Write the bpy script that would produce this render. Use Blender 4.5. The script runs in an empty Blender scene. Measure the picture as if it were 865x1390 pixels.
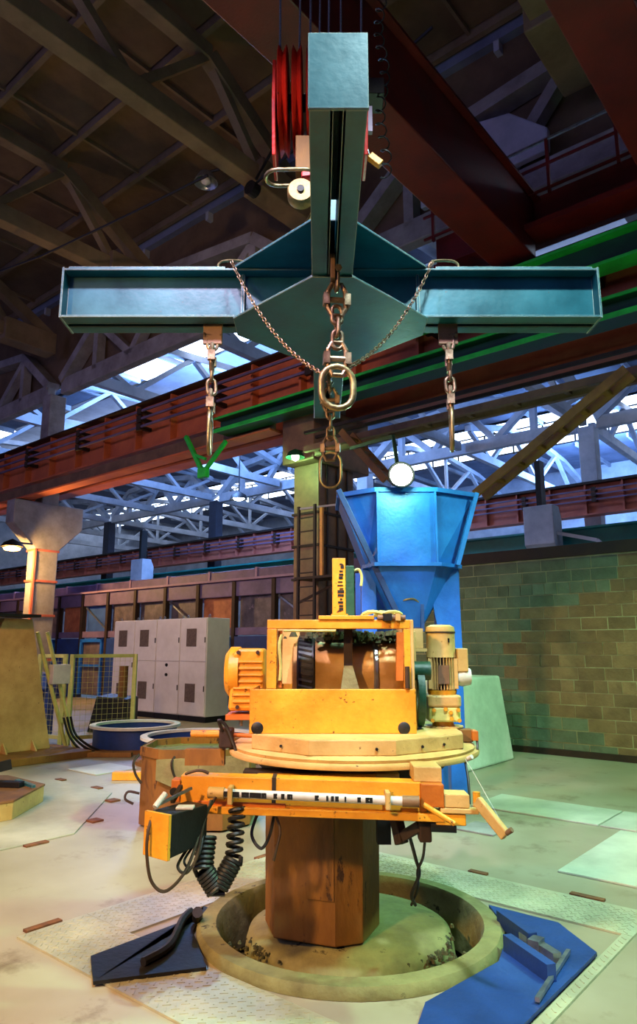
import bpy, math, random
from mathutils import Vector, Matrix
random.seed(7)
R = math.radians
scene = bpy.context.scene
COL = scene.collection
YAW = R(-39.8)                      # the hall is turned against the view; machine and lifting frame are not

def lin(h):
    h = h.lstrip('#'); c = [int(h[i:i+2], 16)/255 for i in (0, 2, 4)]
    return tuple((x/12.92 if x <= .04045 else ((x+.055)/1.055)**2.4) for x in c)+(1,)
def h2w(p):
    c, s = math.cos(YAW), math.sin(YAW)
    return Vector((c*p[0]-s*p[1], s*p[0]+c*p[1], p[2]))

# ------------------------------------------------------------------ camera, world, lights
cd = bpy.data.cameras.new('camera'); cam = bpy.data.objects.new('camera', cd); COL.objects.link(cam)
cd.sensor_fit = 'HORIZONTAL'; cd.sensor_width = 24.0; cd.lens = 24.0*940/865
cd.clip_start = .05; cd.clip_end = 300
cam.location = (0, 0, 1.6); cam.rotation_euler = (R(90)+math.atan(185/940), 0, 0)
scene.camera = cam

w = bpy.data.worlds.new('world'); scene.world = w; w.use_nodes = True
bg = w.node_tree.nodes['Background']; bg.inputs[0].default_value = (.35, .5, .9, 1); bg.inputs[1].default_value = .35

vs = scene.view_settings
vs.view_transform = 'Standard'; vs.look = 'None'; vs.exposure = 0.0; vs.gamma = 1.0; vs.use_curve_mapping = False
scene.cycles.max_bounces = 5; scene.cycles.diffuse_bounces = 3; scene.cycles.glossy_bounces = 3
scene.cycles.sample_clamp_indirect = 4.0

def lamp_light(name, loc, col, power, radius=.15):
    d = bpy.data.lights.new(name, 'POINT'); d.color = col[:3]; d.energy = power; d.shadow_soft_size = radius
    o = bpy.data.objects.new(name, d); COL.objects.link(o); o.location = loc; return o
def spot_light(name, loc, tgt, col, power, ang, radius=.15, blend=.5):
    d = bpy.data.lights.new(name, 'SPOT'); d.color = col[:3]; d.energy = power; d.shadow_soft_size = radius
    d.spot_size = R(ang); d.spot_blend = blend
    o = bpy.data.objects.new(name, d); COL.objects.link(o); o.location = loc
    o.rotation_euler = (Vector(tgt)-Vector(loc)).to_track_quat('-Z', 'Y').to_euler(); return o
SODIUM = (1.0, .56, .18); MERC = (.42, 1.0, .56); DAY = (.42, .50, 1.0)
spot_light('sodium_hall_lamp', (-3.4, -.8, 4.2), (-.3, 5.0, .4), SODIUM, 2000, 60, .2, .6)
spot_light('trolley_lamp', (1.1, .5, 7.8), (.5, 3.3, 3.8), (.72, .98, 1.0), 3300, 46, .2, .6)
spot_light('trolley_lamp_left', (-1.6, .3, 7.6), (-.8, 4.0, 3.8), (.95, .70, 1.0), 3300, 38, .2, .6)
spot_light('sodium_side_lamp', (-4.8, 3.4, 4.8), (-4.2, 7.2, 0), (1.0, .52, .17), 1000, 118, .3, .5)
spot_light('mercury_hall_lamp', (5.6, 4.2, 7.6), (3.0, 6.6, 0), MERC, 3500, 84, .25, .7)
spot_light('cabinet_fill', (-7.0, 10.2, 5.2), (-4.0, 14.0, .5), (1.0, .72, .55), 850, 110, .3, .5)  # added off-view fill that brightens cabinets and fence, not a hall lamp
spot_light('runway_fill', h2w((-5.2, 2.0, 8.0)), h2w((-13.5, 11, 7.4)), (1.0, .66, .42), 1000, 66, .2, .6)  # unseen fill spot added to lift the dark runway web
lamp_light('bay_blue_fill', h2w((-24, 20.5, 12.2)), (.2, .42, 1.0), 8000, 1.5)  # added blue point light deepening the daylight tint of the next bay
lamp_light('far_bay_blue_fill', h2w((-12, 39, 12.0)), (.2, .42, 1.0), 8000, 1.5)  # same kind of added blue fill, one bay further

# ------------------------------------------------------------------ materials
MATS = {}
def mat(name, c, c2=None, rough=.6, metal=0., scale=3., chip=None, chipcol='#3a1c0c', chipscale=14., bump=.15, bscale=30., rnd=0., streak=0., edge=None, erad=.006):
    if name in MATS: return MATS[name]
    m = bpy.data.materials.new(name); m.use_nodes = True; nt = m.node_tree; N = nt.nodes; L = nt.links
    b = N['Principled BSDF']; b.inputs['Metallic'].default_value = metal
    tc = N.new('ShaderNodeTexCoord'); base = tc.outputs['Object']
    if rnd:
        oi = N.new('ShaderNodeObjectInfo'); va = N.new('ShaderNodeVectorMath'); va.operation = 'MULTIPLY_ADD'
        L.new(oi.outputs['Random'], va.inputs[0]); va.inputs[1].default_value = (37, 53, 71); L.new(base, va.inputs[2]); base = va.outputs[0]
    mp = N.new('ShaderNodeMapping'); L.new(base, mp.inputs[0])
    if streak: mp.inputs['Scale'].default_value = (1, 1, 1-streak)
    n1 = N.new('ShaderNodeTexNoise'); n1.inputs['Scale'].default_value = scale; n1.inputs['Detail'].default_value = 6; n1.inputs['Roughness'].default_value = .65
    L.new(mp.outputs[0], n1.inputs['Vector'])
    rp = N.new('ShaderNodeValToRGB'); rp.color_ramp.elements[0].position = .32; rp.color_ramp.elements[1].position = .68
    A = lin(c); B = lin(c2) if c2 else tuple(x*.62 for x in A[:3])+(1,)
    rp.color_ramp.elements[0].color = B; rp.color_ramp.elements[1].color = A
    L.new(n1.outputs['Fac'], rp.inputs[0]); out = rp.outputs[0]
    if rnd:
        hs = N.new('ShaderNodeHueSaturation'); mr = N.new('ShaderNodeMapRange'); mr.inputs['To Min'].default_value = 1-rnd; mr.inputs['To Max'].default_value = 1+rnd
        L.new(oi.outputs['Random'], mr.inputs[0]); L.new(mr.outputs[0], hs.inputs['Value']); L.new(out, hs.inputs['Color']); out = hs.outputs[0]
    n2 = N.new('ShaderNodeTexNoise'); n2.inputs['Scale'].default_value = chipscale; n2.inputs['Detail'].default_value = 8; n2.inputs['Roughness'].default_value = .7
    L.new(mp.outputs[0], n2.inputs['Vector'])
    if chip:
        r2 = N.new('ShaderNodeValToRGB'); r2.color_ramp.elements[0].position = chip; r2.color_ramp.elements[1].position = chip+.05
        L.new(n2.outputs['Fac'], r2.inputs[0]); mx = N.new('ShaderNodeMix'); mx.data_type = 'RGBA'
        L.new(r2.outputs[0], mx.inputs['Factor']); L.new(out, mx.inputs['A']); mx.inputs['B'].default_value = lin(chipcol); out = mx.outputs['Result']
    if edge:                         # paint rubbed off along the edges
        bv = N.new('ShaderNodeBevel'); bv.samples = 3; bv.inputs['Radius'].default_value = erad; ge = N.new('ShaderNodeNewGeometry')
        dt = N.new('ShaderNodeVectorMath'); dt.operation = 'DOT_PRODUCT'; L.new(bv.outputs[0], dt.inputs[0]); L.new(ge.outputs['Normal'], dt.inputs[1])
        em = N.new('ShaderNodeMapRange'); em.inputs['From Min'].default_value = .97; em.inputs['From Max'].default_value = .80; L.new(dt.outputs['Value'], em.inputs[0])
        nm = N.new('ShaderNodeMath'); nm.operation = 'MULTIPLY'; L.new(em.outputs[0], nm.inputs[0]); nm.inputs[1].default_value = .85
        mx2 = N.new('ShaderNodeMix'); mx2.data_type = 'RGBA'; L.new(nm.outputs[0], mx2.inputs['Factor']); L.new(out, mx2.inputs['A']); mx2.inputs['B'].default_value = lin(edge); out = mx2.outputs['Result']
    L.new(out, b.inputs['Base Color'])
    rr = N.new('ShaderNodeMapRange'); rr.inputs['To Min'].default_value = max(.05, rough-.15); rr.inputs['To Max'].default_value = min(1, rough+.15)
    L.new(n1.outputs['Fac'], rr.inputs[0]); L.new(rr.outputs[0], b.inputs['Roughness'])
    if bump:
        n3 = N.new('ShaderNodeTexNoise'); n3.inputs['Scale'].default_value = bscale; n3.inputs['Detail'].default_value = 4; L.new(mp.outputs[0], n3.inputs['Vector'])
        bp = N.new('ShaderNodeBump'); bp.inputs['Strength'].default_value = bump; bp.inputs['Distance'].default_value = .02
        L.new(n3.outputs['Fac'], bp.inputs['Height']); L.new(bp.outputs[0], b.inputs['Normal'])
    MATS[name] = m; return m
def emit(name, c, s):
    m = bpy.data.materials.new(name); m.use_nodes = True; nt = m.node_tree
    nt.nodes.remove(nt.nodes['Principled BSDF']); e = nt.nodes.new('ShaderNodeEmission')
    e.inputs[0].default_value = lin(c); e.inputs[1].default_value = s
    nt.links.new(e.outputs[0], nt.nodes['Material Output'].inputs[0]); MATS[name] = m; return m

TEAL = mat('teal_paint', '#1a6672', '#10454f', .34, 0, 2.5, .66, '#5a3a22', 16, .04, edge='#c9c6ae', erad=.009)
REDC = mat('crane_red_paint', '#761412', '#4e0c0c', .45, 0, 1.2, .72, '#2a0c08', 8)
HOOKR = mat('hook_red_paint', '#d8290c', '#8e1505', .38, 0, 3, .64, '#1c0805', 12)
YEL = mat('yellow_paint', '#eaa828', '#c47c16', .48, 0, 2.5, .615, '#4a230a', 18, edge='#6a3a14', erad=.007)
CREAMY = mat('cream_paint', '#d2ae6c', '#a98548', .5, 0, 2.5, .635, '#5a3a1a', 20, edge='#6e4a20', erad=.006)
ORNG = mat('orange_paint', '#c8701f', '#9c4f12', .5, 0, 4, .68, '#3a1a08', 20)
BLUE = mat('hopper_blue_paint', '#1f6cd2', '#174fa6', .42, 0, 2, .72, '#16264a', 12)
DBLUE = mat('dark_blue_paint', '#1b3f86', '#122a5c', .5, 0, 2, .68, '#20242c', 12)
GREY = mat('cabinet_grey', '#d9d4d0', '#c4bdb8', .45, 0, 1.5, None, bump=.03)
VENT = mat('vent_brown', '#6a5a50', '#4b3f38', .7, 0, 20)
CONC = mat('concrete', '#a19d9c', '#77716f', .85, 0, 1.5, .68, '#5c5654', 6, .3, 12)
CONCB = mat('concrete_block_grey', '#dcdfd2', '#bcc0b2', .85, 0, 2.2, .68, '#6a6c62', 7, .35, 14)
ROOF = mat('roof_panel_concrete', '#7a6248', '#4f3e2c', .9, 0, .6, None, bump=.2, bscale=6)
ROOFB = mat('roof_beam_concrete', '#8f7a5e', '#6a5740', .9, 0, .8, None, bump=.2, bscale=6)
DKCONC = mat('silhouette_dark_concrete', '#3a3d4a', '#24262f', .9, 0, 1)  # dark look of the silhouetted far columns, put into the colour
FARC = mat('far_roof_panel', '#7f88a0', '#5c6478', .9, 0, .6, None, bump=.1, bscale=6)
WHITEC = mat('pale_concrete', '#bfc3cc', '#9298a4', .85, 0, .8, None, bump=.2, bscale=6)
RUNW = mat('runway_orange_paint', '#d4703f', '#a44e2c', .6, 0, .8, .67, '#3a1c14', 4)
RUNW2 = mat('runway_red_brown_paint', '#c46a52', '#984c3e', .6, 0, .8, .67, '#3a2020', 4)
BROWN = mat('brown_primer', '#8a684a', '#5f4630', .6, 0, 2, .68, '#241509', 8)
DARK = mat('black_steel', '#1a1817', '#0c0b0b', .55, .3, 5)
DKBR = mat('dark_brown_steel', '#3a281c', '#1f140d', .65, .2, 4)
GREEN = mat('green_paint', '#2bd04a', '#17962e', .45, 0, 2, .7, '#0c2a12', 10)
DGREEN = mat('dark_green_paint', '#0f4a30', '#0a3020', .5, 0, 2, .7, '#0a1a12', 10)
TEALG = mat('far_teal_paint', '#0f7f78', '#0b5b58', .5, 0, 1)
LAV = mat('far_lavender_paint', '#a486a0', '#7a6078', .6, 0, .7)
PURP = mat('gallery_purple_steel', '#756284', '#4e4260', .55, 0, 1.5)
RUST = mat('rusty_steel', '#946624', '#5e3c14', .75, .1, 2.2, .6, '#3a2210', 9, .3, streak=.6)
CHAIN = mat('rusty_chain_steel', '#94806a', '#54402c', .42, .75, 22, .62, '#6e3010', 30)
RING = mat('worn_ring_steel', '#a3936e', '#6c5c3c', .4, .8, 18, .66, '#6e4010', 24)
STEEL = mat('bare_steel', '#a8adb0', '#7d8286', .35, .85, 10)
ROPE = mat('wire_rope_steel', '#9aa0a0', '#4a4c4c', .4, .7, 120, bump=.6, bscale=200)
DIRT = mat('moulding_sand', '#4a4a26', '#2a2814', .95, 0, 9, bump=.6, bscale=40)
ROLLM = mat('roller_tan_steel', '#c79c5c', '#9a7238', .45, .25, 3, .64, '#5a4420', 7, .2)
DISCM = mat('sanded_disc_steel', '#8d8a58', '#5d5630', .8, .1, 3, .6, '#2c2614', 6, .4, 20)
RUBB = mat('black_rubber', '#161412', '#0b0a0a', .5)
CABLE = mat('cable_brown', '#4a3420', '#2a1c10', .5)
PLATE = mat('floor_plate_steel', '#c4c8b4', '#a0a594', .5, .15, 1.6, .66, '#7c7460', 7, .15)
CHECK = mat('checker_plate_steel', '#c0bd9f', '#94927a', .45, .3, 2.2, .66, '#7a6a48', 7, .1)
SLOT = mat('slot_rust', '#7a4a24', '#4a2a12', .8, 0, 12)
WOOD = mat('worn_wood', '#8c6038', '#5a3a1e', .8, 0, 4)
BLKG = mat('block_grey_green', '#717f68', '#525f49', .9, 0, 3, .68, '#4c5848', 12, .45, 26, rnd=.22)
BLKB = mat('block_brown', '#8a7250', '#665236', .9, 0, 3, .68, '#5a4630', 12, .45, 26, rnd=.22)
MORT = mat('mortar', '#b4b890', '#8f946c', .95, 0, 6, bump=.4)
FRAMEY = mat('fence_yellow_green', '#c9c874', '#a9a858', .5, 0, 5)
SHEET = mat('dirty_sheeting', '#6c6064', '#3a3438', .5, 0, 3, .62, '#86707a', 5, .4, 5)
SHEETO = mat('orange_sheeting', '#c47a4a', '#8c4a2c', .6, 0, 3)
SHEETB = mat('blue_sheeting', '#3a5fa8', '#2a4480', .5, 0, 2)
PLAST = mat('pale_plastic', '#cfc9c4', '#b0aaa6', .5, 0, 4)
BRASS = mat('tan_hook_pin', '#b89a58', '#6e5628', .55, .3, 14)
SKYP = emit('daylit_glazing', '#cfe2ff', 5.0)
FILLP = emit('fill_window_glow', '#a9a8ff', 1.6)  # glow of the added fill panes behind the camera
LAMPW = emit('mercury_bulb', '#e6ffe2', 60.0)
LAMPG = emit('green_bulb', '#c8ffb4', 25.0)
LAMPO = emit('sodium_bulb', '#ffb45a', 40.0)
LAMPB = emit('far_bulb', '#d8ecff', 30.0)

def floor_mat():
    m = bpy.data.materials.new('worn_concrete_floor'); m.use_nodes = True; nt = m.node_tree; N = nt.nodes; L = nt.links; b = N['Principled BSDF']
    tc = N.new('ShaderNodeTexCoord')
    def noise(s, d, rough=.6):
        n = N.new('ShaderNodeTexNoise'); n.inputs['Scale'].default_value = s; n.inputs['Detail'].default_value = d; n.inputs['Roughness'].default_value = rough
        L.new(tc.outputs['Object'], n.inputs['Vector']); return n
    def ramp(src, p0, c0, p1, c1):
        r = N.new('ShaderNodeValToRGB'); r.color_ramp.elements[0].position = p0; r.color_ramp.elements[1].position = p1
        r.color_ramp.elements[0].color = c0; r.color_ramp.elements[1].color = c1; L.new(src, r.inputs[0]); return r
    n1 = noise(.35, 6); n2 = noise(2.2, 8, .7); n3 = noise(60, 3)
    r1 = ramp(n1.outputs['Fac'], .36, lin('#7d735c'), .64, lin('#a39a84'))
    r2 = ramp(n2.outputs['Fac'], .56, (0, 0, 0, 1), .74, (1, 1, 1, 1))
    mx = N.new('ShaderNodeMix'); mx.data_type = 'RGBA'; L.new(r2.outputs[0], mx.inputs['Factor']); L.new(r1.outputs[0], mx.inputs['A']); mx.inputs['B'].default_value = lin('#64533a')
    L.new(mx.outputs['Result'], b.inputs['Base Color'])
    mr = N.new('ShaderNodeMapRange'); mr.inputs['To Min'].default_value = .3; mr.inputs['To Max'].default_value = .6; L.new(n1.outputs['Fac'], mr.inputs[0]); L.new(mr.outputs[0], b.inputs['Roughness'])
    bp = N.new('ShaderNodeBump'); bp.inputs['Strength'].default_value = .08; L.new(n3.outputs['Fac'], bp.inputs['Height']); L.new(bp.outputs[0], b.inputs['Normal'])
    return m
FLOOR = floor_mat()

# ------------------------------------------------------------------ geometry collector
ORG = {}
FRM = {}
class G:
    def __init__(s): s.v = []; s.f = []
    def add(s, v, f):
        n = len(s.v); s.v += [tuple(p) for p in v]; s.f += [tuple(i+n for i in q) for q in f]; return s
    def box(s, x0, y0, z0, x1, y1, z1):
        return s.add([(x0,y0,z0),(x1,y0,z0),(x1,y1,z0),(x0,y1,z0),(x0,y0,z1),(x1,y0,z1),(x1,y1,z1),(x0,y1,z1)],
                     [(3,2,1,0),(4,5,6,7),(0,1,5,4),(1,2,6,5),(2,3,7,6),(3,0,4,7)])
    def bar(s, p, q, w, h, up=(0,0,1)):
        p = Vector(p); q = Vector(q); d = (q-p).normalized(); u = Vector(up)
        if abs(d.dot(u)) > .98: u = Vector((0,1,0))
        a = d.cross(u).normalized()*w/2; b = a.cross(d).normalized()*h/2
        v = [p-a-b, p+a-b, p+a+b, p-a+b, q-a-b, q+a-b, q+a+b, q-a+b]
        return s.add(v, [(0,1,2,3),(7,6,5,4),(4,5,1,0),(5,6,2,1),(6,7,3,2),(7,4,0,3)])
    def cyl(s, p, q, r, r2=None, n=16):
        return s.tube([p, q], r, n, False, r2)
    def tube(s, path, r, n=6, closed=False, r2=None):
        P = [Vector(p) for p in path]; m = len(P); rings = []
        prev = None
        for i in range(m):
            if closed: t = P[(i+1) % m]-P[i-1]
            else: t = P[min(i+1, m-1)]-P[max(i-1, 0)]
            t.normalize()
            if prev is None:
                u = Vector((0,0,1)) if abs(t.z) < .9 else Vector((1,0,0))
                a = t.cross(u).normalized()
            else:
                a = (prev - t*prev.dot(t))
                a = a.normalized() if a.length > 1e-6 else t.cross(Vector((.3,.5,.8))).normalized()
            prev = a; b = t.cross(a)
            rr = r if r2 is None else r+(r2-r)*i/max(1, m-1)
            rings.append([P[i]+a*math.cos(2*math.pi*k/n)*rr+b*math.sin(2*math.pi*k/n)*rr for k in range(n)])
        v = [x for g in rings for x in g]; f = []
        for i in range(m if closed else m-1):
            j = (i+1) % m
            for k in range(n): f.append((i*n+k, i*n+(k+1) % n, j*n+(k+1) % n, j*n+k))
        if not closed:
            f.append(tuple(reversed(range(n)))); f.append(tuple(range((m-1)*n, m*n)))
        return s.add(v, f)
    def prism(s, pts, axis, lo, hi):
        n = len(pts); o = {'x': lambda p, t: (t, p[0], p[1]), 'y': lambda p, t: (p[0], t, p[1]), 'z': lambda p, t: (p[0], p[1], t)}[axis]
        v = [o(p, lo) for p in pts]+[o(p, hi) for p in pts]
        f = [tuple(reversed(range(n))), tuple(range(n, 2*n))]+[(i, (i+1) % n, n+(i+1) % n, n+i) for i in range(n)]
        return s.add(v, f)
    def loft(s, A, B, caps=True):
        n = len(A); f = [(i, (i+1) % n, n+(i+1) % n, n+i) for i in range(n)]
        if caps: f += [tuple(reversed(range(n))), tuple(range(n, 2*n))]
        return s.add(list(A)+list(B), f)
    def lathe(s, prof, c, axis='z', n=32, closed=False):
        m = len(prof); v = []; f = []
        for i in range(n):
            a = 2*math.pi*i/n; ca, sa = math.cos(a), math.sin(a)
            for r, t in prof:
                if axis == 'z': v.append((c[0]+r*ca, c[1]+r*sa, c[2]+t))
                elif axis == 'x': v.append((c[0]+t, c[1]+r*ca, c[2]+r*sa))
                else: v.append((c[0]+r*ca, c[1]+t, c[2]+r*sa))
        for i in range(n):
            j = (i+1) % n
            for k in range(m if closed else m-1):
                k2 = (k+1) % m; f.append((i*m+k, j*m+k, j*m+k2, i*m+k2))
        return s.add(v, f)
    def mesh(s, name, org=(0,0,0)):
        me = bpy.data.meshes.new(name); o = Vector(org)
        me.from_pydata([Vector(p)-o for p in s.v], [], s.f)
        import bmesh
        bm = bmesh.new(); bm.from_mesh(me); bmesh.ops.remove_doubles(bm, verts=bm.verts, dist=1e-5); bmesh.ops.recalc_face_normals(bm, faces=bm.faces); bm.to_mesh(me); bm.free()
        return me
    def obj(s, name, m, parent=None, smooth=False, bevel=0., label=None, frame=None, loc=(0,0,0)):
        org = ORG[parent.name] if parent else loc
        me = s.mesh(name, org); me.materials.append(m)
        if smooth:
            for p in me.polygons: p.use_smooth = True
        o = bpy.data.objects.new(name, me); COL.objects.link(o)
        if parent: o.parent = parent
        else: place(o, loc, frame or 'w')
        ORG[o.name] = Vector(org)
        if bevel:
            b = o.modifiers.new('bevel', 'BEVEL'); b.width = bevel; b.segments = 2; b.limit_method = 'ANGLE'; b.angle_limit = R(40)
        if smooth:
            me.set_sharp_from_angle(angle=R(45))
        if label: o['label'] = label
        return o
def place(o, loc, frame):
    if frame == 'h': o.location = h2w(loc); o.rotation_euler = (0, 0, YAW)
    else: o.location = loc
def tag(o, label, cat, group=None):
    o['label'] = label; o['category'] = cat
    if group: o['group'] = group
    return o
def thing(name, label, cat, loc, frame='w', group=None):
    o = bpy.data.objects.new(name, None); COL.objects.link(o); o.empty_display_size = .1
    place(o, loc, frame); ORG[o.name] = Vector(loc); FRM[o.name] = frame
    return tag(o, label, cat, group)
def struct(g, name, m, frame='h', **k):
    o = g.obj(name, m, None, frame=frame, **k); o['kind'] = 'structure'; return o
def inst(name, me, parent, loc, rot=(0,0,0)):
    o = bpy.data.objects.new(name, me); COL.objects.link(o); o.parent = parent
    o.location = Vector(loc)-ORG[parent.name]; o.rotation_euler = rot; ORG[o.name] = ORG[parent.name]; return o
def copy_tree(root, dloc, label=None):
    def rec(o, par):
        c = o.copy(); COL.objects.link(c); c.parent = par; ORG[c.name] = ORG[o.name]
        for ch in list(o.children): rec(ch, c)
        return c
    r = rec(root, None); r.location = root.location+dloc
    if label: r['label'] = label
    return r
def smoothpath(pts, k=6):
    P = [Vector(p) for p in pts]; out = []
    for i in range(len(P)-1):
        p0 = P[max(i-1, 0)]; p1 = P[i]; p2 = P[i+1]; p3 = P[min(i+2, len(P)-1)]
        for j in range(k):
            t = j/k
            out.append(.5*((2*p1)+(p2-p0)*t+(2*p0-5*p1+4*p2-p3)*t*t+(3*p1-p0-3*p2+p3)*t**3))
    out.append(P[-1]); return out
def stadium(h, w, n=6, plane='xz'):
    r = w/2; s_ = h/2-r; pts = []
    for i in range(n+1):
        a = math.pi*i/n; pts.append((r*math.cos(a), s_+r*math.sin(a)))
    for i in range(n+1):
        a = math.pi+math.pi*i/n; pts.append((r*math.cos(a), -s_+r*math.sin(a)))
    return [(x, 0, z) if plane == 'xz' else ((0, x, z) if plane == 'yz' else (x, z, 0)) for x, z in pts]

# ================================================================== the hall (hall frame: a to the right-near, b to the right-far)
PC = (-2.71, 3.53)                       # centre of the casting pit in the hall frame
def floor_geo():
    g = G(); n = 40; hs = 1.3; rr = .853; A0, A1, B0, B1 = -62, 22, -9, 48
    a, b = PC
    circ = []; sq = []
    for i in range(n):
        t = 2*math.pi*i/n+math.pi/4; c, s_ = math.cos(t), math.sin(t); k = hs/max(abs(c), abs(s_))
        circ.append((a+rr*c, b+rr*s_, 0)); sq.append((a+k*c, b+k*s_, 0))
    g.add(circ+sq, [(i, (i+1) % n, n+(i+1) % n, n+i) for i in range(n)])
    for x0, y0, x1, y1 in ((A0, B0, a-hs, B1), (a+hs, B0, A1, B1), (a-hs, B0, a+hs, b-hs), (a-hs, b+hs, a+hs, B1)):
        g.add([(x0,y0,0),(x1,y0,0),(x1,y1,0),(x0,y1,0)], [(0,1,2,3)])
    return g
struct(floor_geo(), 'floor', FLOOR)
struct(G().lathe([(.853, -.6), (.853, -.001)], (PC[0], PC[1], 0), n=40).lathe([(0.001, -.6), (.853, -.6)], (PC[0], PC[1], 0), n=40), 'wall_pit', DKBR)

ROWS = (-45.5, -33.5, -21.5, -9.5, 2.5)
B1, B2 = 11.6, 29.76
struct(G().box(-62, 48, 0, 22, 48.3, 16), 'wall_back', WHITEC)
struct(G().box(-62.3, -9, 0, -62, 48, 16), 'wall_left', WHITEC)
struct(G().box(22, -9, 0, 22.3, 48, 16), 'wall_right', CONC)
struct(G().box(-62, -9.3, 0, 22, -9, 16), 'wall_front', CONC)

# glowing window panes added unseen behind the camera as soft frontal fill
wf = G()
for i in range(15): wf.box(-34+i*3-.06, -8.98, 4.5, -34+i*3+.06, -8.86, 10.5)
for z in (4.5, 6.5, 8.5, 10.5): wf.box(-34, -8.98, z-.05, 8, -8.86, z+.05)
w5 = struct(wf, 'window_5', DARK)
pane = G().box(-1.4, -.02, .06, 1.4, .02, 1.94).mesh('pane'); pane.materials.append(FILLP)
for i in range(14):
    for j in range(3): inst('pane', pane, w5, (-32.5+i*3, -8.93, 4.5+2*j))

# near bay ceiling: slabs laid between ribs
ce = struct(G().box(-62, -9, 14.5, 22, 11.76, 14.8), 'ceiling', ROOF)
slab = G().box(-1.46, -.84, 0, 1.46, .84, .07).mesh('slab'); slab.materials.append(ROOF)
for i in range(14):
    for j in range(9):
        inst('slab', slab, ce, (-31+i*3.0, -4.1+j*1.85, 14.40))
for j in range(10):
    g = G().box(-62, -5.02+j*1.85-.06, 14.2, 22, -5.02+j*1.85+.06, 14.47); g.obj('rib', ROOFB, ce)
for i in range(15):
    g = G().box(-32.5+i*3.0-.035, -9, 14.3, -32.5+i*3.0+.035, 11.6, 14.47); g.obj('rib', ROOFB, ce)

def near_truss(a, label):
    t = thing('roof_truss', label, 'roof truss', (a, 3, 11.7), 'h')
    G().box(a-.18, -8.5, 11.7, a+.18, 10.2, 12.15).obj('bottom_chord', ROOFB, t, bevel=.02)
    G().box(a-.15, -8.5, 13.85, a+.15, 8.2, 14.2).obj('top_chord', ROOFB, t, bevel=.02)
    G().bar((a, 8.2, 14.0), (a, 11.3, 12.2), .3, .35).obj('top_chord', ROOFB, t)
    G().box(a-.3, 9.6, 11.55, a+.3, 11.4, 12.3).obj('end_block', ROOFB, t, bevel=.03)
    pts = [(-8, 12), (-5.6, 14), (-3.2, 12), (-.8, 14), (1.6, 12), (4.0, 14), (6.4, 12), (8.2, 14), (9.9, 12)]
    for p, q in zip(pts, pts[1:]):
        G().bar((a, p[0], p[1]), (a, q[0], q[1]), .18, .2, (1, 0, 0)).obj('diagonal', ROOFB, t)
    return t
near_truss(-9.9, 'dark concrete roof truss nearest, crossing the upper left corner')
near_truss(-15.6, 'second dark concrete roof truss further along, above left arm end')
near_truss(-21.6, 'third dark concrete roof truss, ending at the left grey column')
near_truss(-3.3, 'concrete roof truss above the red crane girders')

# far bays: roof slabs left and right of a glazed monitor
def far_bay(b0, b1, k):
    mid = (b0+b1)/2
    c = struct(G().box(-62, b0, 14.0, 22, mid-2.6, 14.25).box(-62, mid+2.6, 14.0, 22, b1, 14.25).box(-62, mid-2.6, 15.6, 22, mid+2.6, 15.8), 'ceiling', FARC)
    for i in range(28):
        G().box(-62+i*3-.06, b0, 13.75, -62+i*3+.06, mid-2.6, 14.02).obj('rib', WHITEC, c); G().box(-62+i*3-.06, mid+2.6, 13.75, -62+i*3+.06, b1, 14.02).obj('rib', WHITEC, c)
    wf = G()
    for sgn in (-1, 1):
        for i in range(43): wf.box(-62+i*2-.05, mid+sgn*2.6-.06, 14.0, -62+i*2+.05, mid+sgn*2.6+.06, 15.6)
        for z in (14.05, 14.8, 15.55): wf.box(-62, mid+sgn*2.6-.06, z-.04, 22, mid+sgn*2.6+.06, z+.04)
    w_ = struct(wf, 'window_%d' % k, DARK)
    for (sgn, z) in ((-1, 14.1), (1, 14.1)):
        pane = G().box(-.94, -.02, .0, .94, .02, 1.42).mesh('pane'); pane.materials.append(SKYP)
        for i in range(42):
            o = inst('pane', pane, w_, (-61+i*2, mid+sgn*2.6, z))
    # sloping rooflight strips in the slabs
    w2 = struct(G().box(-62, b0+5.1, 13.9, 22, b0+5.2, 14.0).box(-62, b0+6.7, 13.9, 22, b0+6.8, 14.0), 'window_%d' % (k+2), DARK)
    pane = G().box(-1.35, -.72, 0, 1.35, .72, .03).mesh('pane'); pane.materials.append(SKYP)
    for i in range(27):
        if k == 1 and not (-27.5 < -60.5+i*3 < -13 or -48 < -60.5+i*3 < -38): continue
        inst('pane', pane, w2, (-60.5+i*3, b0+5.95, 13.93))
far_bay(11.76, B2, 1); far_bay(B2, 47.9, 2)

def far_truss(a, b0, b1):
    t = thing('roof_truss', 'pale concrete roof truss in the bays beyond the orange crane runway', 'roof truss', (a, b0, 11), 'h', 'pale roof trusses of the far bays')
    L = b1-b0
    G().box(a-.14, b0+.4, 11.0, a+.14, b1-.4, 11.4).obj('bottom_chord', WHITEC, t)
    top = [(b0+.4, 12.4), (b0+L*.25, 13.4), (b0+L*.5, 13.8), (b0+L*.75, 13.4), (b1-.4, 12.4)]
    for p, q in zip(top, top[1:]): G().bar((a, p[0], p[1]), (a, q[0], q[1]), .28, .34, (1, 0, 0)).obj('top_chord', WHITEC, t)
    zig = [(b0+.6, 12.3), (b0+L*.16, 11.2), (b0+L*.32, 13.5), (b0+L*.5, 11.2), (b0+L*.68, 13.5), (b0+L*.84, 11.2), (b1-.6, 12.3)]
    for p, q in zip(zig, zig[1:]): G().bar((a, p[0], p[1]), (a, q[0], q[1]), .18, .22, (1, 0, 0)).obj('diagonal', WHITEC, t)
    G().box(a-.08, b0+L*.5-.1, 11.3, a+.08, b0+L*.5+.1, 13.7).obj('post', WHITEC, t)
    return t
ft = far_truss(-3.5, 11.9, B2-.1)
for k in range(1, 9): copy_tree(ft, h2w((-6*k, 0, 0)))
ft2 = far_truss(-3.5, B2+.1, 47.6)
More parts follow.
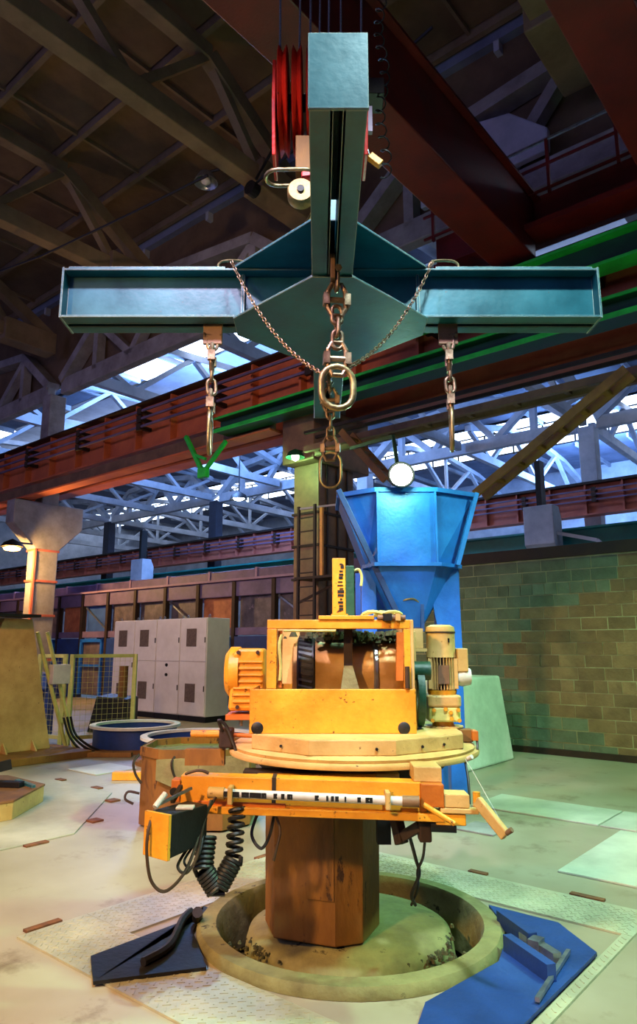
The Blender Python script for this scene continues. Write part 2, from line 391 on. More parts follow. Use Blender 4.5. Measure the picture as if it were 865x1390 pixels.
for k in range(1, 10): copy_tree(ft2, h2w((-6*k, 0, 0)))

def long_truss(a0, a1, b, z, m, label, group=None, w_=.3):
    t = thing('edge_truss', label, 'roof truss', (a0, b, z), 'h', group); L = a1-a0
    G().box(a0+.42, b-w_/2, z, a1-.42, b+w_/2, z+.55).obj('bottom_chord', m, t, bevel=.03)
    top = [(a0+.4, z+.5), (a0+L*.2, z+2.1), (a0+L*.5, z+2.5), (a0+L*.8, z+2.1), (a1-.4, z+.5)]
    for p, q in zip(top, top[1:]): G().bar((p[0], b, p[1]), (q[0], b, q[1]), w_, .42, (0, 1, 0)).obj('top_chord', m, t)
    for p, q in (((a0+L*.2, z+2.0), (a0+L*.36, z+.4)), ((a0+L*.36, z+.4), (a0+L*.5, z+2.4)), ((a0+L*.5, z+2.4), (a0+L*.64, z+.4)), ((a0+L*.64, z+.4), (a0+L*.8, z+2.0)), ((a0+L*.2, z+2.0), (a0+L*.2, z+.4)), ((a0+L*.8, z+2.0), (a0+L*.8, z+.4))):
        G().bar((p[0], b, p[1]), (q[0], b, q[1]), w_*.8, .3, (0, 1, 0)).obj('diagonal', m, t)
    return t
long_truss(-33.5, -21.5, B1+.1, 10.1, CONC, 'concrete edge truss left of the left column')
long_truss(-21.5, -9.5, B1+.1, 10.1, CONC, 'concrete edge truss between the left grey column and the brown column')
lt = long_truss(-9.5, 2.5, B1+.1, 10.1, CONC, 'concrete edge truss behind the red crane end carriage')
G().prism([(-6.7, 10.66), (-6.7, 11.5), (-5.6, 12.05), (-4.66, 11.84), (-3.94, 11.13), (-3.96, 10.68)], 'y', B1-.22, B1-.06).obj('node_block', WHITEC, lt, bevel=.03)
for i, a in enumerate((-57.5, -45.5, -33.5, -21.5, -9.5)):
    long_truss(a, a+12, B2, 10.9, WHITEC, 'pale concrete edge truss above the far crane runway', 'edge trusses of the far column row', .35)

struct(G().box(-62, 11.95, 10.7, 22, 12.1, 14.6), 'wall_upper', ROOF)
# columns
def corbel_column(a, b, label, m, w_b=.8, w_a=.5, ztop=10.1, group=None):
    t = thing('column', label, 'column', (a, b, 0), 'h', group)
    G().box(a-w_a/2, b-w_b/2, 0, a+w_a/2, b+w_b/2, 6.3).obj('shaft', m, t, bevel=.03)
    G().box(a-w_a/2, b-.3, 6.28, a+w_a/2, b+.3, ztop).obj('upper_shaft', m, t, bevel=.03)
    G().prism([(b-1.22, 6.3), (b-1.22, 5.55), (b-.4, 4.75), (b+.4, 4.75), (b+1.22, 5.55), (b+1.22, 6.3)], 'x', a-w_a/2-.02, a+w_a/2+.02).obj('corbel', m, t, bevel=.03)
    return t
c1 = corbel_column(-21.5, B1, 'pale concrete column with wide corbel at the left, carrying the orange runway', CONC)
for z in (1.2, 2.6, 3.7, 4.7):
    G().box(-21.78, B1-.43, z, -21.22, B1+.43, z+.07).obj('steel_band', RUNW2, c1)
G().box(-21.30, B1-.44, 0, -21.20, B1-.38, 4.75).obj('corner_angle', RUNW2, c1)
for a in (-33.5, -45.5):
    corbel_column(a, B1, 'distant concrete column of the near row beyond the left column', CONC, group='distant columns of the near row')
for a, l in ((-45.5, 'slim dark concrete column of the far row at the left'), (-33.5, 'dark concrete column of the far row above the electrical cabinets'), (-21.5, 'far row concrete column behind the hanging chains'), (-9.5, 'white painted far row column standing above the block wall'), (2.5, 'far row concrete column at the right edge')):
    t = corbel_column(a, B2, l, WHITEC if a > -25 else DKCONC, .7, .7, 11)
# brown boxed steel column in the middle
t = thing('column', 'brown boxed steel column behind the blue hopper', 'column', (-9.5, B1, 0), 'h')
G().box(-9.85, B1-.62, 0, -9.15, B1+.62, 5.5).obj('casing', BROWN, t, bevel=.02)
G().box(-9.95, B1-.9, 5.5, -9.05, B1+1.1, 6.75).obj('head_box', BROWN, t, bevel=.03)
G().box(-9.85, B1-.35, 6.75, -9.15, B1+.35, 10.1).obj('upper_shaft', CONC, t)
for z in (.6, 1.8, 3.0, 3.7, 4.4): G().box(-9.88, B1-.65, z, -9.12, B1+.65, z+.05).obj('band', DKBR, t)
for bb in (-.35, 0, .35): G().box(-9.14, B1+bb-.02, 0, -9.12, B1+bb+.02, 5.5).obj('seam', DKBR, t)

# crane runway beams with stiffeners and conductor rails
def runway(a0, a1, b, z0, z1, m, label, face=-1, step=1.5):
    t = thing('crane_runway', label, 'crane runway', (a0, b, z0), 'h')
    G().box(a0, b-.03, z0, a1, b+.03, z1).obj('web', m, t)
    G().box(a0, b-.3, z1-.05, a1, b+.3, z1).obj('top_flange', DKBR if face else m, t, bevel=.01)
    G().box(a0, b-.28, z0, a1, b+.28, z0+.06).obj('bottom_flange', m, t, bevel=.01)
    G().box(a0, b-.05, z1, a1, b+.05, z1+.12).obj('rail', DARK, t)
    n = int((a1-a0)/step)
    st = G().box(-.03, -.24, 0, .03, -.02, z1-z0-.1).mesh('stiffener'); st.materials.append(m)
    br = G().box(-.05, -.42, -.05, .05, -.03, .05).box(-.09, -.44, -.09, .09, -.36, .09).mesh('bracket'); br.materials.append(DKBR)
    for i in range(n):
        inst('stiffener', st, t, (a0+.5+i*step, b, z0+.05))
    for j, z in enumerate((.44, .6, .76)):
        G().bar((a0, b-.4, z0+(z1-z0)*z), (a1, b-.4, z0+(z1-z0)*z), .05, .06).obj('conductor_rail', PURP, t)
        for i in range(n//2): inst('bracket', br, t, (a0+.9+i*step*2, b, z0+(z1-z0)*z))
    return t
runway(-61, 20, 11.0, 6.82, 8.2, RUNW, 'orange steel crane runway beam with three conductor rails, crossing behind the lifting frame')
runway(-61, 20, 29.0, 7.0, 8.35, RUNW2, 'red brown crane runway beam on the far column row')
t = thing('crane_runway', 'dark crane runway beam of the next bay on the far side of the brown column', 'crane runway', (-61, 12.5, 6.8), 'h')
G().box(-61, 12.47, 6.82, 20, 12.53, 8.1).obj('web', RUNW2, t); G().box(-61, 12.25, 8.05, 20, 12.75, 8.12).obj('top_flange', RUNW2, t); G().box(-61, 12.25, 6.8, 20, 12.75, 6.86).obj('bottom_flange', RUNW2, t)
# lavender/brown girder under the runway at left and green girder to the right
t = thing('cable_girder', 'rusty brown girder running below the orange runway', 'girder', (-30, 10.75, 6.1), 'h')
G().box(-30, 10.7, 6.38, -10.2, 10.76, 6.72).obj('web', BROWN, t); G().box(-30, 10.55, 6.33, -10.2, 10.95, 6.38).obj('flange', RUNW, t)
g = thing('green_girder', 'dark green girder with lamp-lit green edge under the runway, behind the hanging chains', 'girder', (-11.6, 10.4, 6.44), 'h')
G().box(-11.6, 10.37, 6.5, 12, 10.43, 6.76).obj('web', DGREEN, g); G().box(-11.6, 10.18, 6.46, 12, 10.62, 6.5).obj('bottom_flange', DGREEN, g); G().box(-11.6, 10.18, 6.76, 12, 10.62, 6.8).obj('top_flange', DGREEN, g)
G().box(-11.6, 10.15, 6.44, 12, 10.18, 6.52).obj('edge_strip', GREEN, g); G().box(-11.6, 10.15, 6.75, 12, 10.18, 6.80).obj('edge_strip', GREEN, g)  # green lamp light on the flange edges, put on as bright strips
t = thing('green_girder', 'green walkway girder at the right edge below the crane end carriage', 'girder', (-6, 10.2, 7.4), 'h')
G().box(-6.5, 10.25, 7.35, 14, 10.31, 7.75).obj('web', DGREEN, t); G().box(-6.5, 10.08, 7.75, 14, 10.45, 7.8).obj('top_flange', GREEN, t); G().box(-6.5, 10.08, 7.3, 14, 10.45, 7.35).obj('bottom_flange', GREEN, t)
t = thing('lattice_girder', 'brown lattice girder hanging level beneath the green girder', 'girder', (-9, 10.4, 5.5), 'h')
for bb in (10.24, 10.6):
    G().box(-8.9, bb-.05, 5.5, 10, bb+.05, 5.62).obj('chord', BROWN, t); G().box(-8.9, bb-.03, 5.88, 10, bb+.03, 5.94).obj('chord', DKBR, t)
for i in range(22):
    G().bar((-8.7+i*.85, 10.24, 5.56), (-8.7+i*.85, 10.6, 5.56), .08, .06).obj('rung', BROWN, t)
# V bracket
t = thing('hanger_bracket', 'bright green V shaped hanger bracket under the orange runway', 'bracket', (-12.4, 10.4, 5.6), 'h')
G().bar((-12.95, 10.46, 6.7), (-12.3, 10.46, 5.72), .09, .09).obj('strut', GREEN, t); G().bar((-11.5, 10.46, 6.3), (-12.2, 10.46, 5.72), .08, .08).obj('strut', GREEN, t)
G().box(-12.4, 10.39, 5.55, -12.12, 10.53, 5.78).obj('foot', GREEN, t, bevel=.01); G().bar((-12.55, 10.46, 6.15), (-12.2, 10.46, 6.0), .07, .07).obj('stub', GREEN, t)
# braces beside hopper
def brace(p, q, label):
    t = thing('diagonal_brace', label, 'brace', p, 'h'); d = Vector((0, .16, 0)); P = Vector(p); Q = Vector(q)
    G().bar(P-d, Q-d, .05, .13).obj('channel', BROWNY, t); G().bar(P+d, Q+d, .05, .13).obj('channel', BROWNY, t)
    for k in range(1, 7):
        c = P.lerp(Q, k/7); G().bar(c-d, c+d, .10, .05).obj('batten', BROWNY, t)
BROWNY = mat('ochre_brown_paint', '#a8772f', '#7a4f1d', .55, 0, 2, .68, '#3a2410', 8)
brace((-4.97, 10.0, 4.0), (-2.55, 10.0, 5.47), 'long ochre double channel brace rising right from the hopper')
brace((-6.67, 10.0, 4.5), (-7.65, 10.0, 5.6), 'short ochre brace rising left from the lamp to the column')
# teal girder of the far bay
t = thing('far_girder', 'teal crane girder low in the next bay, seen over the block wall', 'girder', (-50, 25, 5), 'h')
G().box(-60, 24.8, 5.1, 18, 25.2, 5.75).obj('girder', TEALG, t); G().box(-60, 24.5, 5.75, 18, 25.5, 5.82).obj('flange', TEALG, t)
t = thing('far_girder', 'lavender girder below the teal crane girder', 'girder', (-50, 26, 4), 'h')
G().box(-60, 25.9, 4.1, 18, 26.2, 4.75).obj('girder', LAV, t); G().box(-60, 25.7, 4.75, 18, 26.4, 4.82).obj('flange', WHITEC, t)
for k, a in enumerate((-9.5, -33.2)):
    t = thing('switch_box', ['pale box hung under the far runway above the block wall', 'pale box hung under the far runway above the cabinets'][k], 'box', (a, 24.0, 5), 'h')
    G().prism([(23.6, 5.2), (23.6, 6.6), (24.2, 6.6), (24.4, 6.2), (24.4, 5.0), (23.9, 5.0)], 'x', a-.55, a+.55).obj('case', WHITEC, t, bevel=.03)
    G().box(a-.1, 23.8, 6.6, a+.1, 24.2, 8.3).obj('hanger', DARK, t)
    if k == 0: G().bar((a+.5, 23.9, 5.6), (a+1.9, 23.9, 5.2), .12, .12).bar((a+1.9, 23.9, 5.2), (a+2.5, 23.9, 4.6), .12, .12).obj('cable_arm', WHITEC, t)

# block wall
wl = struct(G().box(-7.2, 10.876, 0, 3.6, 11.08, 3.02), 'wall_block', MORT)
full = G().box(-.193, -.012, 0, .193, .1, .172).mesh('brick'); half = G().box(-.0945, -.014, 0, .0945, .1, .172).mesh('brick'); three = G().box(-.143, -.013, 0, .143, .1, .172).mesh('brick')
KINDS = {}
for k, (me_, wd) in enumerate(((full, .4), (half, .203), (three, .3))):
    for mm in (BLKG, BLKB):
        c = me_.copy(); c.materials.append(mm); KINDS[(k, mm.name)] = (c, wd)
rest = {BLKG.name: G(), BLKB.name: G()}
rng = random.Random(3); nb = 0
thr = [-3.2, -3.0, -3.3, -3.6, -4.9, -4.75, -4.85, -4.9, -4.8, -5.0, -4.7, -4.6, -4.3, -4.0, -3.7, -3.4]  # brown-block limits per row; lower slant is a shadow edge in block colour
for row in range(16):
    z = 3.0-(row+1)*.1875+.008; a = -7.2+(.2 if row % 2 else 0.02)
    while a < 3.3:
        k = 0
        if row == 2: k = 1
        elif row in (7, 10) and rng.random() < .5: k = rng.choice((1, 1, 2))
        elif rng.random() < .08: k = 2
        ln = (.4, .203, .3)[k]; ca = a+ln/2
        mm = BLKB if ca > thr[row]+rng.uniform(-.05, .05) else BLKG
        if -6.6 < ca < -1.9:
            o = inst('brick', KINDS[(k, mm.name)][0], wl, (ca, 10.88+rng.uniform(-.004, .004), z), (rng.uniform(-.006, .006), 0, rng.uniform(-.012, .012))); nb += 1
        else:
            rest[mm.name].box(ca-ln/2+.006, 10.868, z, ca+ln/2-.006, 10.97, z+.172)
        a += ln
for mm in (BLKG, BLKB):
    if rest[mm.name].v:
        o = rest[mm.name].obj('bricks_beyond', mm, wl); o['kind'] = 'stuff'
wl2 = struct(G().box(-7.3, 10.82, 3.02, 3.6, 11.12, 3.14).box(-7.3, 10.82, 3.14, 3.6, 10.86, 3.2), 'trim_1', DKBR)
struct(G().box(-7.2, 10.80, 0, 3.6, 10.88, .09), 'baseboard_right', DKBR)

# gallery behind the cabinets (left background)
t = thing('gallery', 'long purple steel gallery with dirty sheeting behind the electrical cabinets', 'gallery', (-30, 13.4, 0), 'h')
G().box(-40, 13.2, 3.0, -9.9, 13.5, 3.42).obj('top_beam', PURP, t, bevel=.02); G().box(-40, 13.1, 3.42, -9.9, 13.6, 3.48).obj('top_flange', LAV, t)
G().box(-40, 13.2, 1.95, -9.9, 13.5, 2.15).obj('bottom_beam', PURP, t)
rng = random.Random(5)
for i in range(20):
    a = -39.5+i*1.5
    G().box(a-.06, 13.15, 0, a+.06, 13.3, 3.4).obj('post', DKBR, t)
    mm = SHEETO if i in (11, 16) else (SHEETB if i in (12,) else SHEET)
    G().box(a+.06, 13.36+rng.uniform(0, .03), 2.15, a+1.44, 13.40+rng.uniform(0, .02), 3.0).obj('sheet', mm, t)
    if i % 3 == 0: G().bar((a, 13.3, 3.0), (a+1.4, 13.3, 2.15), .03, .05).obj('rod', STEEL, t)
    if i % 2 == 0:
        f = G().box(a+.1, 13.1, .1, a+.2, 13.18, 1.9).box(a+1.3, 13.1, .1, a+1.4, 13.18, 1.9).box(a+.1, 13.1, 1.8, a+1.4, 13.18, 1.9).box(a+.1, 13.1, 1.0, a+1.4, 13.18, 1.08).obj('door_frame', BLUE, t)
        G().box(a+.2, 13.2, .1, a+1.3, 13.24, 1.8).obj('door_leaf', SHEETB if i % 4 else SHEET, t)
    else:
        G().box(a+.08, 13.15, 0, a+1.42, 13.2, 1.92).obj('blue_panel', DBLUE, t)
t = thing('roof_duct', 'grey purple duct lying along the top of the gallery', 'duct', (-30, 14, 3.6), 'h')
G().box(-45, 14.0, 3.5, -10, 15.2, 3.85).obj('duct', PURP, t, bevel=.03)
for i in range(18): G().box(-44+i*2, 13.97, 3.48, -43.92+i*2, 15.23, 3.88).obj('seam', LAV, t)

# ================================================================== bridge crane
t = thing('bridge_crane', 'dark red overhead bridge crane with two box girders and end carriage', 'crane', (-3, 10.9, 8), 'h')
G().box(-4.65, -8, 8.0, -3.95, 10.44, 9.1).obj('girder', REDC, t, bevel=.02); G().box(-4.75, -8, 9.1, -3.85, 10.6, 9.15).obj('walkway', REDC, t)
G().box(-2.0, -8, 8.0, -1.3, 10.44, 9.1).obj('girder', REDC, t, bevel=.02); G().box(-2.1, -8, 9.1, -1.2, 10.6, 9.15).obj('walkway', REDC, t)
G().box(-5.9, 10.55, 8.6, .9, 11.2, 9.2).obj('end_carriage', REDC, t, bevel=.02)
G().box(-5.9, 10.44, 8.56, .9, 10.56, 8.62).obj('carriage_flange', REDC, t)
for a in (-5.5, .5): G().cyl((a, 10.93, 8.565), (a, 11.07, 8.565), .24, n=20).obj('wheel', DARK, t)
for z in (9.1, 9.55, 10.0): G().bar((-6, 10.3, z), (1, 10.3, z), .04, .04).obj('handrail', STEEL if z > 9.9 else REDC, t)
for i in range(7): G().bar((-5.8+i*1.1, 10.3, 9.0), (-5.8+i*1.1, 10.3, 10.0), .05, .05).obj('handrail_post', REDC, t)
G().box(-3.95, 10.0, 8.3, -2.0, 10.55, 8.4).obj('platform', REDC, t)
G().box(-1.25, -8, 8.25, -1.2, 10.6, 8.3).obj('pipe', ORNG, t)
tr = thing('crane_trolley', 'dark crane trolley spanning the two red girders overhead', 'trolley', (-2.9, 3.4, 9.2), 'h')
G().box(-4.5, 2.4, 9.3, -1.5, 4.4, 9.5).obj('frame', REDC, tr); G().cyl((-3.6, 3.4, 9.8), (-2.2, 3.4, 9.8), .35, n=20).obj('rope_drum', DARK, tr)
for q in (-4.3, -1.65):
    for bb in (2.7, 4.1): G().cyl((q, bb, 9.27), (q+.1, bb, 9.27), .12, n=14).obj('wheel', DARK, tr)

# ================================================================== lifting frame (world frame, aligned with the view)
CX, CY = .075, 4.06; Z0, Z1 = 3.60, 3.93
sp = thing('lifting_frame', 'large teal steel cross shaped lifting frame hanging from the crane', 'lifting frame', (CX, CY, Z0))
def arm(dx, dy, ln):
    # two channels back to back with an end plate; local: u along arm, s across
    d = Vector((dx, dy, 0)); n = Vector((-dy, dx, 0)); c = Vector((CX, CY, 0))
    def bx(u0, u1, s0, s1, z0, z1):
        p = [c+d*u+n*s+Vector((0, 0, z)) for z in (z0, z1) for u, s in ((u0, s0), (u1, s0), (u1, s1), (u0, s1))]
        return G().add(p, [(3,2,1,0),(4,5,6,7),(0,1,5,4),(1,2,6,5),(2,3,7,6),(3,0,4,7)])
    for sg in (-1, 1):
        w_ = bx(.0 if sg else 0, ln, min(sg*.018, sg*.03), max(sg*.018, sg*.03), Z0, Z1); ch = w_.obj('channel_web', TEAL, sp)
        bx(.02, ln, min(sg*.018, sg*.112), max(sg*.018, sg*.112), Z1-.014, Z1).obj('top_flange', TEAL, ch, bevel=.003)
        bx(.02, ln, min(sg*.018, sg*.112), max(sg*.018, sg*.112), Z0, Z0+.014).obj('bottom_flange', TEAL, ch, bevel=.003)
        st = bx(ln-1.12, ln-1.1, min(sg*.03, sg*.06), max(sg*.03, sg*.06), Z0+.014, Z1-.014); st.obj('stiffener', TEAL, ch)
    bx(ln, ln+.014, -.116, .116, Z0-.004, Z1+.004).obj('end_plate', TEAL, sp, bevel=.003)
    bx(ln-1.0, ln-.02, -.10, .10, Z1, Z1+.018).obj('top_strip', TEAL, sp, bevel=.003)
    # lug
    lg = bx(.68, .80, -.012, .012, Z0-.13, Z0+.01); lg.obj('lug', BROWN, sp, bevel=.004)
for dx, dy in ((-1, 0), (1, 0), (0, -1), (0, 1)): arm(dx, dy, 1.66 if dx else 1.78)
gs = .60; w_ = .115
octo = [(CX-gs, CY-w_), (CX-w_, CY-gs), (CX+w_, CY-gs), (CX+gs, CY-w_), (CX+gs, CY+w_), (CX+w_, CY+gs), (CX-w_, CY+gs), (CX-gs, CY+w_)]
G().prism(octo, 'z', Z0-.014, Z0-.001).obj('bottom_gusset', TEAL, sp, bevel=.003)
G().prism(octo, 'z', Z1+.001, Z1+.015).obj('top_gusset', TEAL, sp, bevel=.003)
for (x, y) in ((CX-.62, CY-.05), (CX+.72, CY-.05)):
    G().tube(smoothpath([(x-.09, y, Z1+.02), (x-.09, y, Z1+.06), (x-.05, y, Z1+.085), (x+.05, y, Z1+.085), (x+.09, y, Z1+.06), (x+.09, y, Z1+.02)], 4), .009, 8).obj('handle', RING, sp, True)
# centre suspension plate carrying the hook pin
G().box(CX-.10, CY-.03, Z1, CX+.10, CY+.03, Z1+.62).obj('suspension_plate', TEAL, sp, bevel=.004)

LINKM = G().tube(stadium(.102, .052), .0115, 6, True).mesh('link'); LINKM.materials.append(CHAIN)
for p in LINKM.polygons: p.use_smooth = True
def omega(T, x, y, z, rz=0.):
    # connecting link: two bows and a pin
    me = G().tube([(-.036, 0, -.012), (-.036, 0, .03), (-.02, 0, .062), (.02, 0, .062), (.036, 0, .03), (.036, 0, -.012)], .011, 8).mesh('connector_bow'); me.materials.append(CHAIN)
    c, s_ = math.cos(rz), math.sin(rz)
    a = inst('connector_bow', me, T, (x, y, z), (0, 0, rz)); b = inst('connector_bow', me, T, (x, y, z-.02), (math.pi, 0, rz)); a.scale = b.scale = (1.3, 1.3, 1.25)
    pm = G().cyl((-.07, 0, 0), (.07, 0, 0), .016, n=10).mesh('connector_pin'); pm.materials.append(CHAIN); inst('connector_pin', pm, T, (x, y, z-.01), (0, 0, rz))
    bm_ = G().box(-.0125, -.018, -.025, .0125, .018, .025).mesh('connector_jaw'); bm_.materials.append(CHAIN)
    for sg in (-.055, .055): inst('connector_jaw', bm_, T, (x+c*sg, y+s_*sg, z-.01), (0, 0, rz)).scale = (1.25, 1.25, 1.25)
def sling(label, x, y, ztop, zc, zr, rh, rw, rz, ringr=.012, lead=True, rlabel=None):
    """ztop: shackle pin, zc: connector above the ring, zr: ring bottom"""
    T = thing('chain_sling', label, 'chain', (x, y, ztop), group='chain slings of the lifting frame')
    # shackle
    sm = G().tube(smoothpath([(-.03, 0, .0), (-.034, 0, -.04), (-.026, 0, -.085), (0, 0, -.1), (.026, 0, -.085), (.034, 0, -.04), (.03, 0, 0)], 3), .011, 8).mesh('shackle_bow'); sm.materials.append(CHAIN)
    inst('shackle_bow', sm, T, (x, y, ztop), (0, 0, rz+math.pi/2))
    pm = G().cyl((-.055, 0, 0), (.055, 0, 0), .012, n=10).cyl((.045, 0, 0), (.058, 0, 0), .02, n=6).cyl((-.058, 0, 0), (-.045, 0, 0), .02, n=6).mesh('shackle_pin'); pm.materials.append(CHAIN)
    inst('shackle_pin', pm, T, (x, y, ztop), (0, 0, rz+math.pi/2))
    z = ztop-.1
    if lead:
        omega(T, x, y, z-.045, rz); z -= .105
    k = 0
    n = max(1, round((z-zc-.06)/.077)); st = (z-zc-.06)/n
    while k < n:
        inst('link', LINKM, T, (x+.002*math.sin(k), y, z-st/2), (.03*math.sin(k*2), .06*math.sin(k*1.3), rz+(math.pi/2 if k % 2 else 0)+.1)); z -= st; k += 1
    omega(T, x, y, zc, rz)
    rp = stadium(rh, rw, 8)
    rm = G().tube(rp, ringr, 10, True).mesh('master_ring'); rm.materials.append(RING)
    for p in rm.polygons: p.use_smooth = True
    o = inst('master_ring', rm, T, (x, y, zr+rh/2), (0, 0, rz)); return T
sling('rusty chain sling under the left arm, its ring seen edge on', CX-.74, CY, Z0-.07, 3.08, 2.76, .27, .16, R(94))
sling('rusty chain sling under the right arm, its ring seen edge on', CX+.74, CY, Z0-.07, 3.10, 2.78, .27, .16, R(82))
sling('front chain sling with the large worn oval ring in the middle', CX+.02, CY-.74, Z0-.07, 3.06, 2.785, .225, .165, R(8), .017)
sling('rear chain sling with a thin round ring, hanging behind the large ring', CX+.01, CY+.74, Z0-.07, 3.02, 2.72, .26, .15, R(-6), .009)
# small slack chains from handles to the front sling
def slack(p, q, sag, label):
    T = thing('slack_chain', label, 'chain', p); P = Vector(p); Q = Vector(q); n = 46
    lm = G().tube(stadium(.036, .018, 3), .0035, 5, True)
    allg = G()
    for i in range(n):
        t_ = (i+.5)/n; c = P.lerp(Q, t_); c.z = P.z+(Q.z-P.z)*t_-sag*4*t_*(1-t_)
        t2 = t_+.01; c2 = P.lerp(Q, t2); c2.z = P.z+(Q.z-P.z)*t2-sag*4*t2*(1-t2)
        d = (c2-c).normalized(); mt = d.to_track_quat('Z', 'X').to_matrix() @ Matrix.Rotation((math.pi/2)*(i % 2), 3, 'Z')
        allg.add([c+mt @ Vector(v) for v in lm.v], lm.f)
    o = allg.obj('links', CHAIN, T, True); o['kind'] = 'stuff'
slack((CX-.62, CY-.13, 3.97), (CX-.04, CY-.70, 2.98), .12, 'thin slack chain looping from the left handle to the centre sling')
slack((CX+.64, CY-.13, 3.97), (CX+.07, CY-.70, 3.02), .12, 'thin slack chain looping from the right handle to the centre sling')

# ================================================================== hook block
hb = thing('hook_block', 'bright red multi sheave hook block with steel ropes above the lifting frame', 'hook block', (.05, 4.36, 4.5))
for i, x in enumerate((-.27, -.17, -.07, .03, .13, .23)):
    G().lathe([(.05, -.035), (.33, -.035), (.36, -.028), (.31, 0), (.36, .028), (.33, .035), (.05, .035)], (x+.02, 4.36, 5.48), 'x', 40, True).obj('sheave', HOOKR, hb, True)
G().cyl((-.33, 4.36, 5.48), (.36, 4.36, 5.48), .06, n=18).obj('axle', DARK, hb)
for x in (-.31, .33):
    G().prism([(4.16, 5.66), (4.56, 5.66), (4.6, 5.3), (4.5, 4.95), (4.22, 4.95), (4.12, 5.3)], 'x', x-.012, x+.012).obj('cheek_plate', HOOKR, hb, bevel=.004)
G().box(-.16, 4.24, 4.86, -.05, 4.48, 5.12).obj('guard_plate', RUST, hb, bevel=.006)
G().box(.345, 4.2, 5.12, .375, 4.24, 5.32).obj('load_plate', LAV, hb)
G().box(.35, 4.25, 5.47, .47, 4.45, 5.60).obj('limit_switch_box', DKBR, hb, bevel=.008)
G().box(-.12, 4.26, 4.80, .26, 4.46, 4.95).obj('crosshead', HOOKR, hb, bevel=.01)
hk = [(.07, 4.36, 4.85), (.07, 4.36, 4.7), (.0, 4.36, 4.58), (-.07, 4.36, 4.45), (-.03, 4.36, 4.33), (.08, 4.36, 4.28), (.2, 4.36, 4.34), (.24, 4.36, 4.46)]
G().tube(smoothpath(hk, 5), .065, 12, r2=.03).obj('hook', BRASS, hb, True)
for i, (x0, x1) in enumerate(((-.27, -.29), (-.15, -.12), (-.06, -.03), (.0, .05), (.07, .11), (.17, .19), (.30, .34))):
    G().tube([(x0, 4.36+(.18 if i % 2 else -.2), 5.6), (x1, 4.36+(.2 if i % 2 else -.22), 9.29)], .009, 6).obj('wire_rope', ROPE, hb)
pin = thing('frame_pin', 'tan round pin end beside the teal front arm under the hook block', 'pin', (-.13, 4.2, 4.6))
G().lathe([(.0, -.05), (.082, -.05), (.092, -.035), (.092, .04), (.082, .05), (0, .05)], (-.12, 4.2, 4.63), 'y', 24).obj('pin', BRASS, pin, True)
G().lathe([(.0, -.065), (.025, -.065), (.025, -.04), (0, -.04)], (-.12, 4.2, 4.63), 'y', 12).obj('grease_nipple', DARK, pin)
ml = G().tube([(x-.19, y+4.3, .02*x+4.83) for x, _, y in [(p[2], 0, p[0]) for p in stadium(.36, .17, 8)]], .014, 8, True).obj('oval_link', RING, None, True, loc=(-.19, 4.3, 4.82))
tag(ml, 'large thin oval steel link lying level beside the hook block', 'link')
cc = [(.46+.035*math.cos(i*.75)+.02*math.sin(i*.11), 4.3+.035*math.sin(i*.75), 6.6-i*.0128) for i in range(140)]
tag(G().tube(cc, .0055, 5).obj('coiled_cable', DARK, None, True, loc=(.46, 4.3, 4.8)), 'thin spiral control cable hanging right of the front arm', 'cable')
t = thing('limit_weight', 'small yellow weight hanging from the spiral cable', 'weight', (.42, 4.3, 4.9)); G().bar((.36, 4.3, 5.0), (.44, 4.3, 4.93), .05, .05).obj('weight', YEL, t, bevel=.005); G().cyl((.36, 4.3, 5.0), (.34, 4.3, 5.08), .006).obj('wire', STEEL, t)

# ================================================================== hopper
hp = thing('hopper', 'tall bright blue steel hopper behind the yellow machine', 'hopper', (1.0, 8.1, 0))
def ring3(pts, z): return [(x, y, z) for x, y in pts]
top = [(.24, 7.8), (.65, 7.5), (1.29, 7.5), (1.80, 7.8), (1.80, 8.5), (1.29, 8.7), (.65, 8.7), (.24, 8.5)]
bot = [(.54, 7.76), (.65, 7.5), (1.29, 7.5), (1.56, 7.76), (1.56, 8.4), (1.29, 8.6), (.65, 8.6), (.54, 8.4)]
low = [(.86, 7.81), (.88, 7.72), (1.13, 7.72), (1.16, 7.81), (1.16, 8.1), (1.13, 8.2), (.88, 8.2), (.86, 8.1)]
G().loft(ring3(bot, 2.5), ring3(top, 3.33), caps=False).obj('bin', BLUE, hp)
G().loft(ring3(low, 1.83), ring3(bot, 2.5), caps=False).obj('cone', BLUE, hp)
G().loft(ring3(low, 1.6), ring3(low, 1.83)).obj('outlet', DBLUE, hp)
def grow(P, k): return [(x+(k if x > 1.0 else -k), y+(k if y > 8.1 else -k)) for x, y in P]
def band(A, B, z0, z1):
    g = G().loft(ring3(A, z0), ring3(A, z1), caps=False).loft(ring3(B, z0), ring3(B, z1), caps=False)
    g.f += [(8+i, 8+(i+1) % 8, 24+(i+1) % 8, 24+i) for i in range(8)]+[(i, (i+1) % 8, 16+(i+1) % 8, 16+i) for i in range(8)]; return g
band(grow(bot, .045), bot, 2.475, 2.515).obj('flange', BLUE, hp)
band(grow(top, .03), top, 3.30, 3.35).obj('rim', BLUE, hp)
for x in (.65, 1.29): G().box(x-.01, 7.46, 2.515, x+.01, 7.5, 3.3).obj('rib', BLUE, hp)
G().bar((.22, 7.52, 3.33), (.90, 7.62, 1.88), .06, .09, (0, 1, 0)).obj('edge_flange', DBLUE, hp, bevel=.004)
G().bar((1.80, 7.68, 3.33), (1.54, 7.62, 2.5), .045, .045, (0, 1, 0)).obj('edge_flange', BLUE, hp)
for x in (1.43, .5):
    for y in (7.85, 8.45): G().box(x-.02, y-.09, 0, x+.15, y+.09, 2.48).obj('leg', BLUE, hp, bevel=.01)
